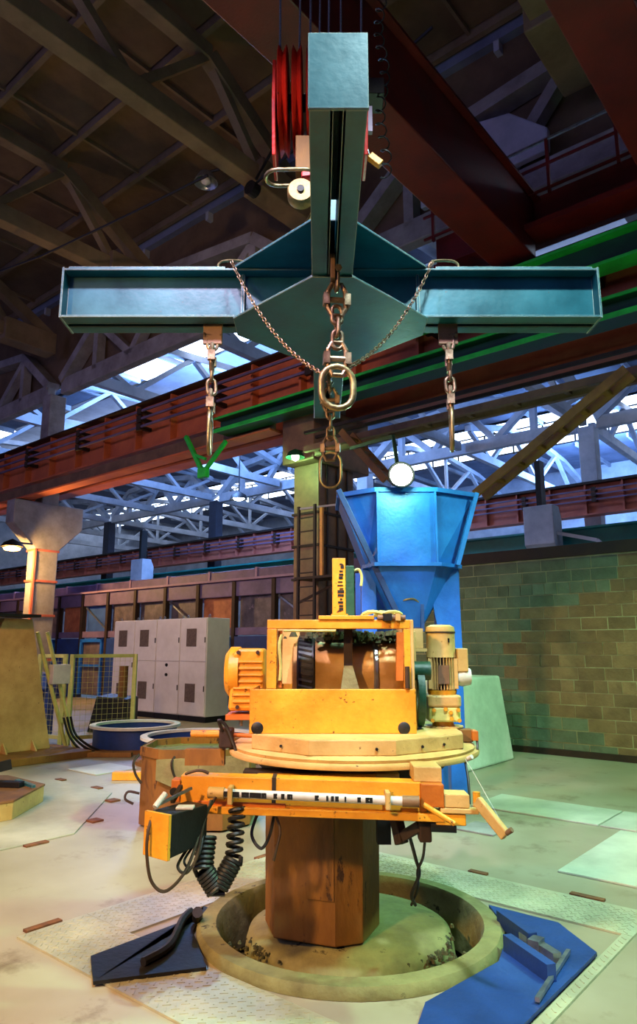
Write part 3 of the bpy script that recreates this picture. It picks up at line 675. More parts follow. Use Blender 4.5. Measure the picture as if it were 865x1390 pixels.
G().prism([(1.2, 2.48), (1.56, 2.48), (1.58, 1.3), (1.40, 1.3)], 'y', 7.72, 7.75).obj('gusset', BLUE, hp)
G().prism([(.44, 2.48), (.86, 2.48), (.86, 1.5), (.44, 1.5)], 'y', 8.25, 8.29).obj('gusset', BLUE, hp)
G().tube(smoothpath([(.88, 7.70, 2.04), (.92, 7.64, 2.11), (1.04, 7.62, 2.13), (1.13, 7.66, 2.07)], 5), .011, 6).obj('handle', RING, hp, True)
G().cyl((.88, 7.68, 2.0), (1.15, 7.68, 2.0), .014).obj('shaft', STEEL, hp); G().box(1.12, 7.64, 1.78, 1.155, 7.7, 2.17).obj('lever', DBLUE, hp)

# floodlight on a bracket over the hopper
fl = thing('floodlight', 'glaring greenish white floodlight above the blue hopper', 'lamp', (.88, 7.35, 3.4))
G().lathe([(.14, -.06), (.15, -.04), (.11, .09), (.05, .14), (0.001, .15)], (.9, 7.35, 3.45), 'y', 24).obj('reflector', DARK, fl, True)
G().lathe([(.001, -.075), (.08, -.07), (.12, -.045), (.12, -.03), (.001, -.03)], (.9, 7.35, 3.45), 'y', 24).obj('glass', LAMPW, fl, True)
G().bar((.9, 7.5, 3.45), (.9, 8.0, 4.1), .04, .04).obj('bracket', DARK, fl)
lamp_light('floodlight_beam', (.9, 7.0, 3.43), MERC, 85, .1)
G().bar((.9, 8.0, 4.1), (.5, 10.2, 4.6), .045, .045).obj('hanger_rod', DARK, fl)

# ================================================================== concrete block, cabinets, fence, drums
cb = thing('concrete_block', 'large pale concrete block in front of the block wall', 'block', (-5.3, 9.0, 0), 'h')
G().loft([(-6.1, 7.9, 0), (-4.62, 7.9, 0), (-4.62, 10.05, 0), (-6.1, 10.05, 0)], [(-6.0, 8.0, 1.2), (-4.72, 8.0, 1.2), (-4.72, 9.9, 1.2), (-6.0, 9.9, 1.2)]).obj('block', CONCB, cb, bevel=.03)
G().box(-5.7, 8.6, 1.2, -5.0, 9.3, 1.26).obj('pad', DARK, cb, bevel=.02)

cabs = (-15.5, -14.62, -13.74, -12.86, -11.95)
labs = ('leftmost pale grey electrical cabinet, partly behind the mesh fence', 'second grey electrical cabinet from the left, with two vents', 'third grey electrical cabinet, the one without vents but with two dark switches', 'rightmost grey electrical cabinet with a greenish side face')
for i in range(4):
    a0, a1 = cabs[i]+.006, cabs[i+1]-.006
    t = thing('electrical_cabinet', labs[i], 'cabinet', ((a0+a1)/2, 10.8, 0), 'h', 'electrical cabinets in a row')
    G().box(a0, 10.48, 0, a1, 11.15, .12).obj('plinth', DARK, t)
    G().box(a0, 10.47, .12, a1, 11.15, 2.28).obj('body', GREY, t, bevel=.01)
    for q, (za, zb) in enumerate(((.14, 1.30), (1.31, 2.26))) if i else (((0, (.14, 2.26)),)):
        d = G().box(a0+.015, 10.45, za, a1-.015, 10.47, zb).obj('door', GREY, t, bevel=.004)
        if i != 2:
            zz = (zb-.62, zb-.22) if (q or i == 0) else (za+.28, za+.68)
            for z_ in ([zz] if i else [zz, (.35, .75)]):
                v = G().box(a0+.22, 10.44, z_[0], a0+.56, 10.45, z_[1]).obj('vent', VENT, d)
                sl = G()
                for k in range(9): sl.box(a0+.235, 10.434, z_[0]+.02+k*.042, a0+.545, 10.44, z_[0]+.036+k*.042)
                sl.obj('louvre', VENT, d)
        G().box(a1-.05, 10.435, (za+zb)/2-.06, a1-.03, 10.45, (za+zb)/2+.06).obj('handle', DARK, d)
    if i == 2:
        for z_ in (1.0, 1.22): G().cyl((a0+.42, 10.42, z_), (a0+.42, 10.45, z_), .035, n=12).obj('switch', DARK, t)
    for aa in (a0+.08, a1-.08):
        G().tube([(aa+.03*math.cos(u*.63), 10.6, 2.32+.03*math.sin(u*.63)) for u in range(10)], .01, 5, True).obj('lifting_eye', STEEL, t)

def mesh_panel(p, q, z0, z1, label, frame='w'):
    t = thing('mesh_fence', label, 'fence', p+(0,), frame); P = Vector(p+(0,)); Q = Vector(q+(0,))
    up = Vector((0, 0, 1))
    for c in (P, Q): G().bar(c+up*z0*0, c+up*z1, .07, .07).obj('post', FRAMEY, t, bevel=.004)
    for z in (z0, z1-.03): G().bar(P+up*z, Q+up*z, .05, .06).obj('rail', FRAMEY, t)
    n = int((Q-P).length/.09); wv = [P.lerp(Q, i/n) for i in range(1, n)]
    wm = G()
    for c in wv: wm.bar(c+up*z0, c+up*z1, .0035, .0035)
    k = int((z1-z0)/.09)
    for i in range(1, k): wm.bar(P+up*(z0+i*.09), Q+up*(z0+i*.09), .0035, .0035)
    o = wm.obj('wire_mesh', FRAMEY, t); o['kind'] = 'stuff'
mesh_panel((-4.22, 12.15), (-3.30, 12.75), .12, 1.5, 'yellow green framed wire mesh fence panel in front of the cabinets')
mesh_panel((-4.95, 12.6), (-4.36, 12.2), .12, 1.5, 'narrow wire mesh fence panel beside the cream sloped plate')
t = thing('dark_equipment', 'dark angular machine housing behind the mesh fence', 'machine', (-3.6, 14.2, 0))
G().prism([(-4.5, 0), (-3.75, 0), (-3.75, .62), (-4.35, .68)], 'y', 14.0, 14.9).obj('housing', DARK, t, bevel=.02)
G().cyl((-3.95, 14.4, .6), (-3.95, 14.4, 1.25), .09, n=14).obj('pipe', RUST, t)
t = thing('control_stand', 'blue control stand behind the narrow mesh panel', 'stand', (-5.3, 13.6, 0))
G().box(-5.45, 13.4, 0, -5.05, 13.7, 1.15).obj('body', DBLUE, t, bevel=.02); G().box(-5.4, 13.36, .85, -5.1, 13.4, 1.1).obj('panel', SHEETB, t); G().cyl((-5.2, 13.36, .78), (-5.2, 13.34, .78), .05, n=12).obj('lamp_lens', ORNG, t)
t = thing('wall_box', 'small white box on the gallery post left of the cabinets', 'box', (-17.4, 12.9, 1.5), 'h'); G().box(-17.7, 12.85, 1.75, -17.1, 13.1, 2.15).obj('case', PLAST, t, bevel=.01); G().box(-17.6, 12.83, 1.85, -17.4, 12.85, 2.05).obj('dial', DARK, t)

def drum(x, y, r, z1, label):
    t = thing('round_tank', label, 'tank', (x, y, 0))
    G().lathe([(r-.05, .02), (r-.03, .02), (r-.03, z1-.03), (r-.05, z1-.03)], (x, y, 0), 'z', 48, True).obj('shell', DBLUE, t, True)
    G().lathe([(r-.07, z1-.04), (r+.03, z1-.04), (r+.03, z1), (r-.07, z1)], (x, y, 0), 'z', 48, True).obj('rim', CONCB, t, True)
    G().lathe([(.001, .05), (r-.05, .05)], (x, y, 0), 'z', 48).obj('fill', DKBR, t)
    G().lathe([(r-.02, .0), (r+.10, .0), (r+.10, .05), (r-.02, .05)], (x, y, 0), 'z', 48, True).obj('foot_ring', RUST, t, True)
drum(-3.02, 11.9, .70, .38, 'smaller open round blue tank with pale rim near the mesh fence')
drum(-1.72, 10.6, .84, .36, 'larger open round blue tank with pale rim beside the machine')
tag(G().box(-2.55, 9.0, 0, -1.6, 9.12, .10).obj('steel_bar', YEL, None, loc=(-2.1, 9.06, 0), bevel=.01), 'yellow bar on the floor before the tanks', 'bar')
tag(G().box(-4.15, 10.85, 0, -2.8, 10.97, .07).obj('steel_bar', RUST, None, loc=(-3.2, 11.2, 0), bevel=.01), 'rusty bar on the floor at the foot of the smaller tank', 'bar')

rt = thing('rusty_bin', 'rusty steel bin standing left of the machine', 'bin', (-1.15, 6.95, 0))
def bin_ring(z, k=1.0): return [(-1.15+k*x, 7.0+k*y, z) for x, y in ((-.5, -.22), (-.28, -.46), (.30, -.46), (.52, -.22), (.52, .3), (.28, .46), (-.28, .46), (-.5, .3))]
g = G().loft(bin_ring(.02), bin_ring(.70), caps=False).loft(bin_ring(.1, .94), bin_ring(.70, .94), caps=False); m_ = len(g.v)//2
g.f += [(8+i, 8+(i+1) % 8, 24+(i+1) % 8, 24+i) for i in range(8)]; g.f += [tuple(range(16, 24))]; g.obj('shell', RUST, rt)
G().loft(bin_ring(.1, .94), bin_ring(.64, .94)).obj('sand_fill', DISCM, rt)
G().loft(bin_ring(.62, 1.03), bin_ring(.70, 1.03), caps=False).obj('band', RUST, rt)
G().prism([(-1.45, .62), (-.62, .66), (-.62, .45), (-.95, .25), (-1.45, .45)], 'y', 6.50, 6.53).obj('patch_plate', DISCM, rt)
for x in (-1.62, -1.28):
    G().tube(smoothpath([(x, 6.56, .66), (x-.03, 6.49, .6), (x-.01, 6.5, .5), (x+.04, 6.52, .42)], 4), .012, 6).obj('hook', DKBR, rt, True)
G().tube(smoothpath([(-1.66, 6.8, .28), (-1.76, 6.78, .3), (-1.78, 6.76, .24), (-1.70, 6.75, .2)], 4), .012, 6).obj('hook', DKBR, rt, True)

cp = thing('sloped_plate', 'tall cream tapered steel plate at the left edge', 'plate', (-10.3, 5.2, 0), 'h')
G().prism([(4.3, .1), (5.9, .1), (5.46, 2.04), (5.02, 2.04)], 'x', -10.45, -10.27).obj('plate', CREAMY, cp, bevel=.006)
G().prism([(3.6, .1), (4.6, .1), (5.05, 2.0), (4.7, 2.0)], 'x', -10.5, -10.44).obj('side_plate', SHEETO, cp)
G().box(-10.7, 3.6, 0, -9.6, 6.2, .10).obj('base', RUST, cp, bevel=.01)
for bb in (4.75, 5.15, 5.6): G().prism([(-10.27, .1), (-10.12, .1), (-10.27, .25)], 'y', bb-.012, bb+.012).obj('gusset', CREAMY, cp)
G().box(-10.9, 4.2, 2.06, -10.0, 5.45, 2.10).obj('top_bar', DARK, cp)
t = thing('conduit_run', 'pale twin conduit with junction box leaning beside the cream sloped plate', 'conduit', (-10.25, 6.0, 0), 'h')
for k in (0, .14):
    G().cyl((-10.35, 6.22+k, .05), (-10.4, 5.62+k*1.2, 1.85), .03, n=10).obj('pipe', FRAMEY, t)
G().box(-10.4, 5.85, 1.05, -10.25, 6.15, 1.35).obj('junction_box', PLAST, t, bevel=.01)
for k in range(3): G().tube(smoothpath([(-10.2, 6.05+k*.06, .55), (-10.15, 6.15+k*.06, .25), (-10.0+k*.1, 6.3+k*.08, .04), (-9.8, 6.5+k*.1, .03)], 5), .02, 6).obj('cable', RUBB, t, True)
sl_ = thing('sodium_lamp', 'glowing orange sodium lamp on the left concrete column', 'lamp', (-21, 10.5, 4.7), 'h')
G().lathe([(.02, .2), (.25, .08), (.34, -.05), (.3, -.05), (.22, .05), (.02, .15)], (-21.0, 10.3, 4.75), 'z', 20, True).obj('shade', DARK, sl_, True)
G().lathe([(.001, -.1), (.22, -.06), (.26, .0), (.1, .06), (.001, .06)], (-21.0, 10.3, 4.66), 'z', 16).obj('bulb', LAMPO, sl_, True)
G().bar((-21.0, 10.35, 4.85), (-21.3, 11.2, 4.9), .05, .05).obj('arm', DARK, sl_)
lamp_light('sodium_lamp_light', h2w((-20.9, 10.25, 4.4)), SODIUM, 800, .2)
for k, (p, l) in enumerate((((-23.2, 22, 8.55), 'small bright bluish lamp far in the next bay above the cabinets'),)):
    t = thing('bay_lamp', l, 'lamp', p, 'h'); G().lathe([(.02, .3), (.35, .1), (.42, -.1), (.4, -.1)], p, 'z', 16).obj('shade', DARK, t, True); G().lathe([(.001, -.18), (.2, -.12), (.3, 0), (.001, .05)], p, 'z', 14).obj('bulb', LAMPB, t, True); G().cyl((p[0], p[1], p[2]+.25), (p[0], p[1], 14), .03, n=6).obj('rod', DARK, t)
# roof lamp and wires
t = thing('roof_lamp', 'unlit dome lamp hanging from the nearest dark roof truss', 'lamp', (-10.4, 8.75, 11.6), 'h')
G().lathe([(.03, .3), (.15, .22), (.26, 0), (.25, 0), (.13, .2)], (-10.43, 8.7, 11.5), 'z', 20).obj('shade', STEEL, t, True); G().lathe([(.001, -.05), (.1, .02), (.08, .15), (.001, .2)], (-10.43, 8.7, 11.5), 'z', 12).obj('bulb', PLAST, t, True); G().cyl((-10.43, 8.7, 11.75), (-10.0, 8.9, 11.8), .03, n=6).obj('arm', DARK, t)
tag(G().tube([(-9.9, 8.3, 11.2), (-12, 7.9, 11.02), (-15, 7.5, 11.0), (-18, 7.1, 11.2)], .03, 6).obj('roof_cable', DARK, None, frame='h', loc=(-10, 8.2, 11)), 'long dark cable sagging along the upper left roof', 'cable')
tag(G().tube(smoothpath([(-9.6, 9.4, 11.6), (-9.3, 9.5, 12.1), (-8.6, 9.2, 12.2)], 5), .03, 6).cyl((-9.7, 9.3, 11.4), (-9.7, 9.5, 11.4), .16, n=12).obj('roof_conduit', DARK, None, frame='h', loc=(-9.6, 9.4, 11.4)), 'bent dark conduit with box at the end of the nearest roof truss', 'conduit')
tag(G().tube([(-9.6, 9.4, 11.5), (-5.0, 9.1, 12.2)], .03, 6).obj('roof_cable', DARK, None, frame='h', loc=(-9.6, 9.4, 11.5)), 'dark cable from the roof truss end toward the hook block', 'cable')
tag(G().tube([(-6.5, 6.3, 13.2), (-1.5, 6.0, 13.2)], .025, 6).obj('roof_cable', DARK, None, frame='h', loc=(-4, 6, 13)), 'straight dark cable under the roof panels above the red girders', 'cable')
t = thing('column_lamp', 'greenish lamp on the brown column under the green girder', 'lamp', (-9.2, 10.5, 5.5), 'h')
G().lathe([(.03, .16), (.14, .1), (.2, -.02), (.19, -.02), (.12, .08)], (-9.25, 10.35, 5.5), 'z', 18).obj('shade', DGREEN, t, True)
G().lathe([(.001, -.10), (.07, -.06), (.08, .03), (.001, .06)], (-9.25, 10.35, 5.5), 'z', 14).obj('bulb', LAMPG, t, True)
G().bar((-9.25, 10.35, 5.64), (-9.3, 10.72, 5.7), .03, .03).obj('arm', DARK, t)
lamp_light('column_lamp_light', h2w((-9.25, 10.2, 5.35)), (.35, 1.0, .4), 90, .08)
# ladder beside the brown column
t = thing('access_ladder', 'narrow steel ladder with hoop rails beside the brown column', 'ladder', (-9.0, 10.6, 0), 'h')
for a in (-9.25, -8.82): G().bar((a, 10.45, 1.2), (a+.02, 10.45, 4.45), .05, .05).obj('stile', DKBR, t)
for i in range(11): G().bar((-9.25, 10.45, 1.4+i*.28), (-8.82, 10.45, 1.4+i*.28), .025, .025).obj('rung', DKBR, t)
G().box(-9.3, 10.4, 2.95, -8.3, 10.95, 3.0).obj('platform', DKBR, t); G().bar((-9.2, 10.45, 2.5), (-8.4, 10.9, 2.95), .05, .05).obj('bracket', DKBR, t)
G().bar((-8.6, 10.42, 3.0), (-8.6, 10.42, 4.35), .07, .05).obj('handrail_post', YEL, t); G().bar((-9.25, 10.45, 4.4), (-8.3, 10.8, 4.45), .04, .04).obj('handrail', LAV, t)

# ================================================================== casting machine (world frame)
CP = (.18, 4.45)
pr = thing('pit_ring', 'thick worn steel ring around the machine pit', 'ring', (CP[0], CP[1], 0))
G().lathe([(.755, -.25), (.845, -.25), (.845, .002), (.885, .002), (.885, .03), (.865, .055), (.775, .06), (.755, .03), (.755, -.2)], (CP[0], CP[1], 0), 'z', 64, True).obj('ring', DISCM, pr, True)
mc = thing('casting_machine', 'yellow rotary casting machine on a rusty column in the pit', 'machine', (CP[0], CP[1], -.6))
G().lathe([(.001, .06), (.34, .06), (.44, .045), (.55, .02), (.585, .0), (.60, -.05), (.61, -.12), (.60, -.6)], (CP[0], CP[1], 0), 'z', 56).obj('base_disc', DISCM, mc, True)
colp = [(-.315, 4.36), (-.25, 4.12), (.09, 4.0), (.245, 4.05), (.355, 4.3), (.3, 4.75), (-.24, 4.75)]
cl = G().loft([(x*.97, y, .06) for x, y in colp], [(x, y, .84) for x, y in colp]).obj('column', RUST, mc, bevel=.008)
d = (Vector((.09, 4.0, 0))-Vector((-.25, 4.12, 0))); nn = Vector((d.y, -d.x, 0)).normalized()*.008; p0 = Vector((-.25, 4.12, 0))+d*.54; p1 = Vector((-.25, 4.12, 0))+d*.985
G().add([p0+Vector((0,0,.28)), p1+Vector((0,0,.28)), p1+Vector((0,0,.83)), p0+Vector((0,0,.83)), p0+nn+Vector((0,0,.28)), p1+nn+Vector((0,0,.28)), p1+nn+Vector((0,0,.83)), p0+nn+Vector((0,0,.83))],
        [(3,2,1,0),(4,5,6,7),(0,1,5,4),(1,2,6,5),(2,3,7,6),(3,0,4,7)]).obj('cover_plate', RUST, cl, bevel=.002)
G().lathe([(.001, .82), (.46, .82), (.46, .98), (.001, .98)], (.2, 4.42, 0), 'z', 36).obj('bearing', DARK, mc, True)
G().lathe([(.46, .92), (.56, .92), (.56, .96), (.46, .96)], (.2, 4.42, 0), 'z', 36, True).obj('gear_rim', DKBR, mc, True)
G().box(-.4, 3.86, .84, .32, 3.98, .96).obj('cross_beam', DKBR, mc); G().box(-.32, 3.80, .92, .3, 3.84, .955).obj('rail', YEL, mc); G().box(.3, 3.78, .88, .42, 3.86, .96).obj('stop_block', CREAMY, mc)
tt = G().lathe([(.001, 1.0), (.68, .985), (.745, .995), (.75, 1.012), (.745, 1.022), (.72, 1.026), (.725, 1.04), (.70, 1.055), (.001, 1.055)], (.21, 4.4, 0), 'z', 72).obj('turntable', CREAMY, mc, True)
pl = [(-.37, 4.0), (-.05, 3.74), (.40, 3.74), (.80, 4.0), (.82, 4.12), (.82, 4.6), (.5, 4.95), (-.1, 4.95), (-.37, 4.7)]
pz = G().prism(pl, 'z', 1.055, 1.135).obj('top_plate', CREAMY, mc, bevel=.006)
for x, y in ((.55, 3.83), (.68, 3.92), (.3, 3.735), (-.2, 3.85)):
    G().lathe([(.001, -.004), (.008, -.004), (.008, .004), (.001, .004)], (x, y-.002, 1.09), 'y', 8).obj('bolt', DARK, pz)
# yellow housing box with two round holes (walls, not a solid)
hs = G().box(-.385, 4.0, 1.135, .545, 4.02, 1.375).box(-.385, 4.02, 1.135, -.365, 4.75, 1.375).box(-.365, 4.73, 1.135, .525, 4.75, 1.375).obj('housing', YEL, mc, bevel=.004)
G().box(.525, 4.02, 1.135, .545, 4.75, 1.76).obj('side_plate', CREAMY, mc, bevel=.004)
for x in (-.34, .475):
    G().lathe([(.001, -.003), (.030, -.003), (.034, 0), (.034, .004), (.001, .004)], (x, 3.998, 1.165), 'y', 20).obj('hole', RUBB, hs, True)
# portal frame
G().box(-.295, 4.03, 1.375, -.238, 4.09, 1.71).obj('frame_post', YEL, mc, bevel=.004); G().box(.487, 4.03, 1.375, .545, 4.09, 1.71).obj('frame_post', YEL, mc, bevel=.004)
fb = G().box(-.295, 4.03, 1.71, .545, 4.09, 1.762).obj('frame_beam', YEL, mc, bevel=.004)
G().box(.0, 4.02, 1.762, .32, 4.25, 1.785).obj('frame_saddle', YEL, fb, bevel=.003)
G().box(-.235, 4.06, 1.38, -.21, 4.1, 1.70).obj('inner_post', ORNG, mc); G().bar((.46, 4.05, 1.42), (.47, 4.05, 1.69), .04, .04).obj('hydraulic_ram', ORNG, mc); G().cyl((.5, 4.0, 1.38), (.5, 4.0, 1.5), .014).obj('hose', CABLE, mc)
G().box(-.295, 4.7, 1.375, -.24, 4.75, 1.76).obj('rear_post', CREAMY, mc); G().box(-.23, 4.5, 1.38, -.12, 4.52, 1.74).obj('rear_plate', CREAMY, mc)
G().cyl((-.2, 4.04, 1.700), (.10, 4.04, 1.700), .008, n=8).obj('spray_pipe', FRAMEY, mc)
G().tube(smoothpath([(-.21, 4.06, 1.68), (-.225, 4.05, 1.62), (-.215, 4.05, 1.5), (-.22, 4.05, 1.42)], 4), .010, 6).obj('hose', FRAMEY, mc, True)
# roller
rl = G().lathe([(.001, -.34), (.15, -.34), (.185, -.33), (.2, -.30), (.2, -.20), (.185, -.185), (.18, -.12), (.172, -.05), (.172, .05), (.182, .14), (.2, .2), (.2, .26), (.19, .3), (.15, .34), (.001, .34)], (.18, 4.42, 1.46), 'x', 44).obj('roller', ROLLM, mc, True)
G().lathe([(.201, -.31), (.212, -.30), (.212, -.21), (.201, -.20)], (.18, 4.42, 1.46), 'x', 44).obj('tyre', RUBB, rl, True)
tread = G()
for k in range(36):
    a = 2*math.pi*k/36
    tread.bar((-.12, 4.42+.213*math.cos(a), 1.46+.213*math.sin(a)), (-.04, 4.42+.213*math.cos(a+.09), 1.46+.213*math.sin(a+.09)), .014, .012)
tread.obj('tread', RUBB, rl)
G().lathe([(.19, .15), (.207, .16), (.207, .175), (.19, .185)], (.18, 4.42, 1.46), 'x', 44).obj('roller_band', STEEL, rl, True)
G().lathe([(.12, -.02), (.178, -.02), (.178, .02), (.12, .02)], (.31, 4.42, 1.46), 'x', 44).obj('roller_band', CREAMY, rl, True)
G().box(.15, 4.16, 1.45, .2, 4.2, 1.72).obj('scraper_shaft', DKBR, mc); G().loft([(.13, 4.15, 1.36), (.24, 4.15, 1.36), (.24, 4.22, 1.36), (.13, 4.22, 1.36)], [(.15, 4.16, 1.5), (.2, 4.16, 1.5), (.2, 4.2, 1.5), (.15, 4.2, 1.5)]).obj('scraper_blade', DISCM, mc)
# sand clods on roller and disc
def clods(cx, cy, cz, sx, sy, n, r0, r1, name, par, seed, hgt=0):
    rg = random.Random(seed); g = G()
    for i in range(n):
        x = cx+rg.gauss(0, sx); y = cy+rg.gauss(0, sy); r = rg.uniform(r0, r1); z = cz+(hgt*rg.random() if hgt else 0)
        m = 6; top_ = [(x+r*.6*math.cos(k*1.047+i)*rg.uniform(.7, 1.2), y+r*.6*math.sin(k*1.047+i)*rg.uniform(.7, 1.2), z+r*rg.uniform(.4, .8)) for k in range(m)]
        bt = [(x+r*math.cos(k*1.047+i), y+r*math.sin(k*1.047+i), z-r*.5) for k in range(m)]
        g.loft(bt, top_)
    o = g.obj(name, DIRT, par); o['kind'] = 'stuff'; return o
clods(.24, 4.32, 1.64, .14, .04, 260, .008, .028, 'sand_clods', mc, 2, .05)
clods(.62, 4.38, .0, .06, .12, 160, .006, .018, 'sand_clods', mc, 4)
clods(.5, 4.08, .0, .14, .05, 160, .005, .015, 'sand_clods', mc, 6)
clods(-.25, 4.15, .0, .1, .06, 160, .005, .014, 'sand_clods', mc, 8)
# marked post
ps = G().box(.083, 4.16, 1.785, .163, 4.22, 2.135).obj('mast', YEL, mc, bevel=.004); G().box(.163, 4.165, 1.785, .215, 4.25, 2.09).obj('mast_side', DGREEN, mc, bevel=.004)
mk = G()
rg = random.Random(11)
for k in range(14):
    z = 1.82+k*.021; mk.box(.125+rg.uniform(-.012, .008), 4.156, z, .145+rg.uniform(-.005, .008), 4.16, z+rg.uniform(.006, .017))
mk.obj('scale_marks', RUBB, ps)['kind'] = 'stuff'
G().box(.075, 4.15, 1.78, .175, 4.24, 1.80).obj('mast_foot', YEL, mc); G().tube(smoothpath([(.215, 4.2, 2.06), (.245, 4.2, 2.07), (.262, 4.2, 2.03), (.258, 4.2, 1.97)], 4), .009, 6).obj('hook_arm', FRAMEY, mc, True)
hz = [(.28+.06*math.cos(i*.5)+.006*i, 4.12+.03*math.sin(i*.5), 1.80+.012*math.sin(i*.9)) for i in range(30)]
G().tube(hz, .010, 6).obj('hose_coil', FRAMEY, mc, True); G().cyl((.34, 4.03, 1.775), (.50, 4.03, 1.775), .014, n=10).obj('valve_pipe', BROWN, mc); G().box(.37, 4.0, 1.755, .42, 4.06, 1.795).obj('valve', DARK, mc); G().box(.44, 4.0, 1.755, .47, 4.06, 1.795).obj('valve', CREAMY, mc)
# drive side at the right
G().box(.545, 4.2, 1.135, .58, 4.6, 1.7).obj('drive_plate', CREAMY, mc, bevel=.004)
G().lathe([(.13, -.02), (.19, -.02), (.19, .02), (.13, .02)], (.60, 4.3, 1.33), 'x', 40, True).obj('pulley', DGREEN, mc, True)
G().cyl((.55, 4.2, 1.47), (.66, 4.2, 1.47), .055, n=18).obj('drive_motor', DGREEN, mc, True)
cg = G()
for k in range(8): cg.box(.58, 4.3+k*.04, 1.60, .64, 4.32+k*.04, 1.72)
cg.box(.58, 4.28, 1.58, .66, 4.62, 1.60).obj('gear_rack', CREAMY, mc)
# vertical motor
MX, MY = .755, 4.36
vm = G().lathe([(.001, 1.745), (.06, 1.742), (.085, 1.73), (.09, 1.70), (.088, 1.695), (.088, 1.56), (.09, 1.545), (.001, 1.545)], (MX, MY, 0), 'z', 32).obj('motor_cowl', CREAMY, mc, True)
G().box(MX+.03, MY-.089, 1.635, MX+.04, MY-.08, 1.66).obj('cowl_slot', DARK, vm); G().lathe([(.0885, 1.69), (.092, 1.692), (.092, 1.70), (.0885, 1.702)], (MX, MY, 0), 'z', 32).obj('cowl_seam', DKBR, vm, True)
bd = G().cyl((MX, MY, 1.35), (MX, MY, 1.55), .068, n=24).obj('motor_body', DKBR, mc, True)
fm = G().box(-.003, -.088, 0, .003, -.06, .19).mesh('fin'); fm.materials.append(CREAMY)
for k in range(28):
    inst('fin', fm, bd, (MX, MY, 1.355), (0, 0, 2*math.pi*k/28))
G().box(MX-.035, MY-.094, 1.39, MX+.03, MY-.08, 1.50).obj('rating_plate', BROWN, bd)
for sx in (-.078, .078): G().box(MX+sx-.012, MY-.06, 1.36, MX+sx+.012, MY-.03, 1.54).obj('tie_lug', CREAMY, bd)
G().cyl((MX, MY, 1.325), (MX, MY, 1.352), .085, .09, 24).obj('motor_flange', YEL, mc, True)
gb = G().prism([(MX-.1, MY-.08), (MX-.08, MY-.1), (MX+.08, MY-.1), (MX+.1, MY-.08), (MX+.1, MY+.08), (MX+.08, MY+.1), (MX-.08, MY+.1), (MX-.1, MY+.08)], 'z', 1.255, 1.325).obj('gearbox_upper', CREAMY, mc, bevel=.012)
G().prism([(MX-.095, MY-.075), (MX-.075, MY-.095), (MX+.075, MY-.095), (MX+.095, MY-.075), (MX+.095, MY+.08), (MX-.095, MY+.08)], 'z', 1.17, 1.258).obj('gearbox_lower', FRAMEY, mc, bevel=.012)
for x, z in ((-.07, 1.24), (.0, 1.245), (.075, 1.24), (.03, 1.225), (.035, 1.19), (-.08, 1.18), (.08, 1.18)):
    G().cyl((MX+x, MY-.106, z), (MX+x, MY-.094, z), .012, n=10).obj('bolt', YEL, gb)
G().cyl((MX, MY, 1.135), (MX, MY, 1.17), .07, .06, 20).obj('gearbox_neck', YEL, mc, True); G().cyl((MX-.0, MY, 1.134), (MX, MY, 1.142), .12, n=28).obj('gearbox_foot', CREAMY, mc)
G().box(MX+.09, MY-.06, 1.46, MX+.155, MY+.06, 1.60).obj('terminal_box', CREAMY, mc, bevel=.006); G().lathe([(.001, -.05), (.05, -.05), (.06, 0), (.05, .05), (.001, .05)], (MX+.125, MY, 1.43), 'x', 14).obj('cable_gland', CONCB, mc, True)
G().box(.83, 4.25, 1.06, .91, 4.33, 1.13).obj('sensor_bracket', RUST, mc, bevel=.004); G().box(.90, 4.22, 1.07, .935, 4.32, 1.125).obj('sensor', ORNG, mc, bevel=.004)
G().tube(smoothpath([(.93, 4.24, 1.08), (.92, 4.2, 1.02), (.88, 4.1, 1.0), (.83, 4.0, 1.01)], 5), .007, 6).obj('sensor_cable', CABLE, mc, True)
G().cyl((.80, 3.97, 1.0), (.83, 3.93, 1.025), .012).obj('cable_plug', PLAST, mc); G().tube(smoothpath([(.8, 3.97, 1.0), (.80, 3.9, .9), (.79, 3.85, .8)], 4), .007, 6).obj('sensor_cable', RUBB, mc, True)
# yellow gear motor on the left
gm = G().prism([(-.56, 1.22), (-.34, 1.22), (-.34, 1.60), (-.50, 1.60), (-.54, 1.57)], 'y', 4.42, 4.68).obj('gear_motor', YEL, mc, bevel=.02)
for k in range(7): G().box(-.53, 4.408, 1.27+k*.04, -.35, 4.42, 1.283+k*.04).obj('cooling_fin', YEL, gm, bevel=.003)
for x in (-.5, -.38):
    for z in (1.245, 1.575): G().cyl((x, 4.405, z), (x, 4.42, z), .012, n=10).obj('bolt', DKBR, gm)
G().lathe([(.001, -.03), (.12, -.03), (.16, 0), (.16, .06), (.001, .06)], (-.56, 4.55, 1.45), 'x', 28).obj('fan_cover', YEL, gm, True)
G().box(-.57, 4.40, 1.17, -.33, 4.70, 1.20).obj('motor_foot', ORNG, mc); G().cyl((-.48, 4.45, 1.13), (-.48, 4.45, 1.17), .012).obj('foot_bolt', STEEL, mc)
# left valve on turntable
G().cyl((-.75, 4.25, 1.105), (-.55, 4.25, 1.105), .022, n=12).obj('valve_arm', YEL, mc); G().box(-.58, 4.2, 1.03, -.5, 4.3, 1.14).obj('valve_body', DKBR, mc, bevel=.01); G().cyl((-.5, 4.25, 1.1), (-.36, 4.2, 1.1), .012).obj('valve_pipe', ORNG, mc)
G().box(-.78, 4.24, .93, -.55, 4.30, 1.02).obj('valve_plate', RUST, mc); G().tube(smoothpath([(-.56, 4.2, 1.13), (-.58, 4.18, 1.19), (-.53, 4.18, 1.15), (-.47, 4.15, 1.02)], 5), .010, 6).obj('valve_cable', RUBB, mc, True)

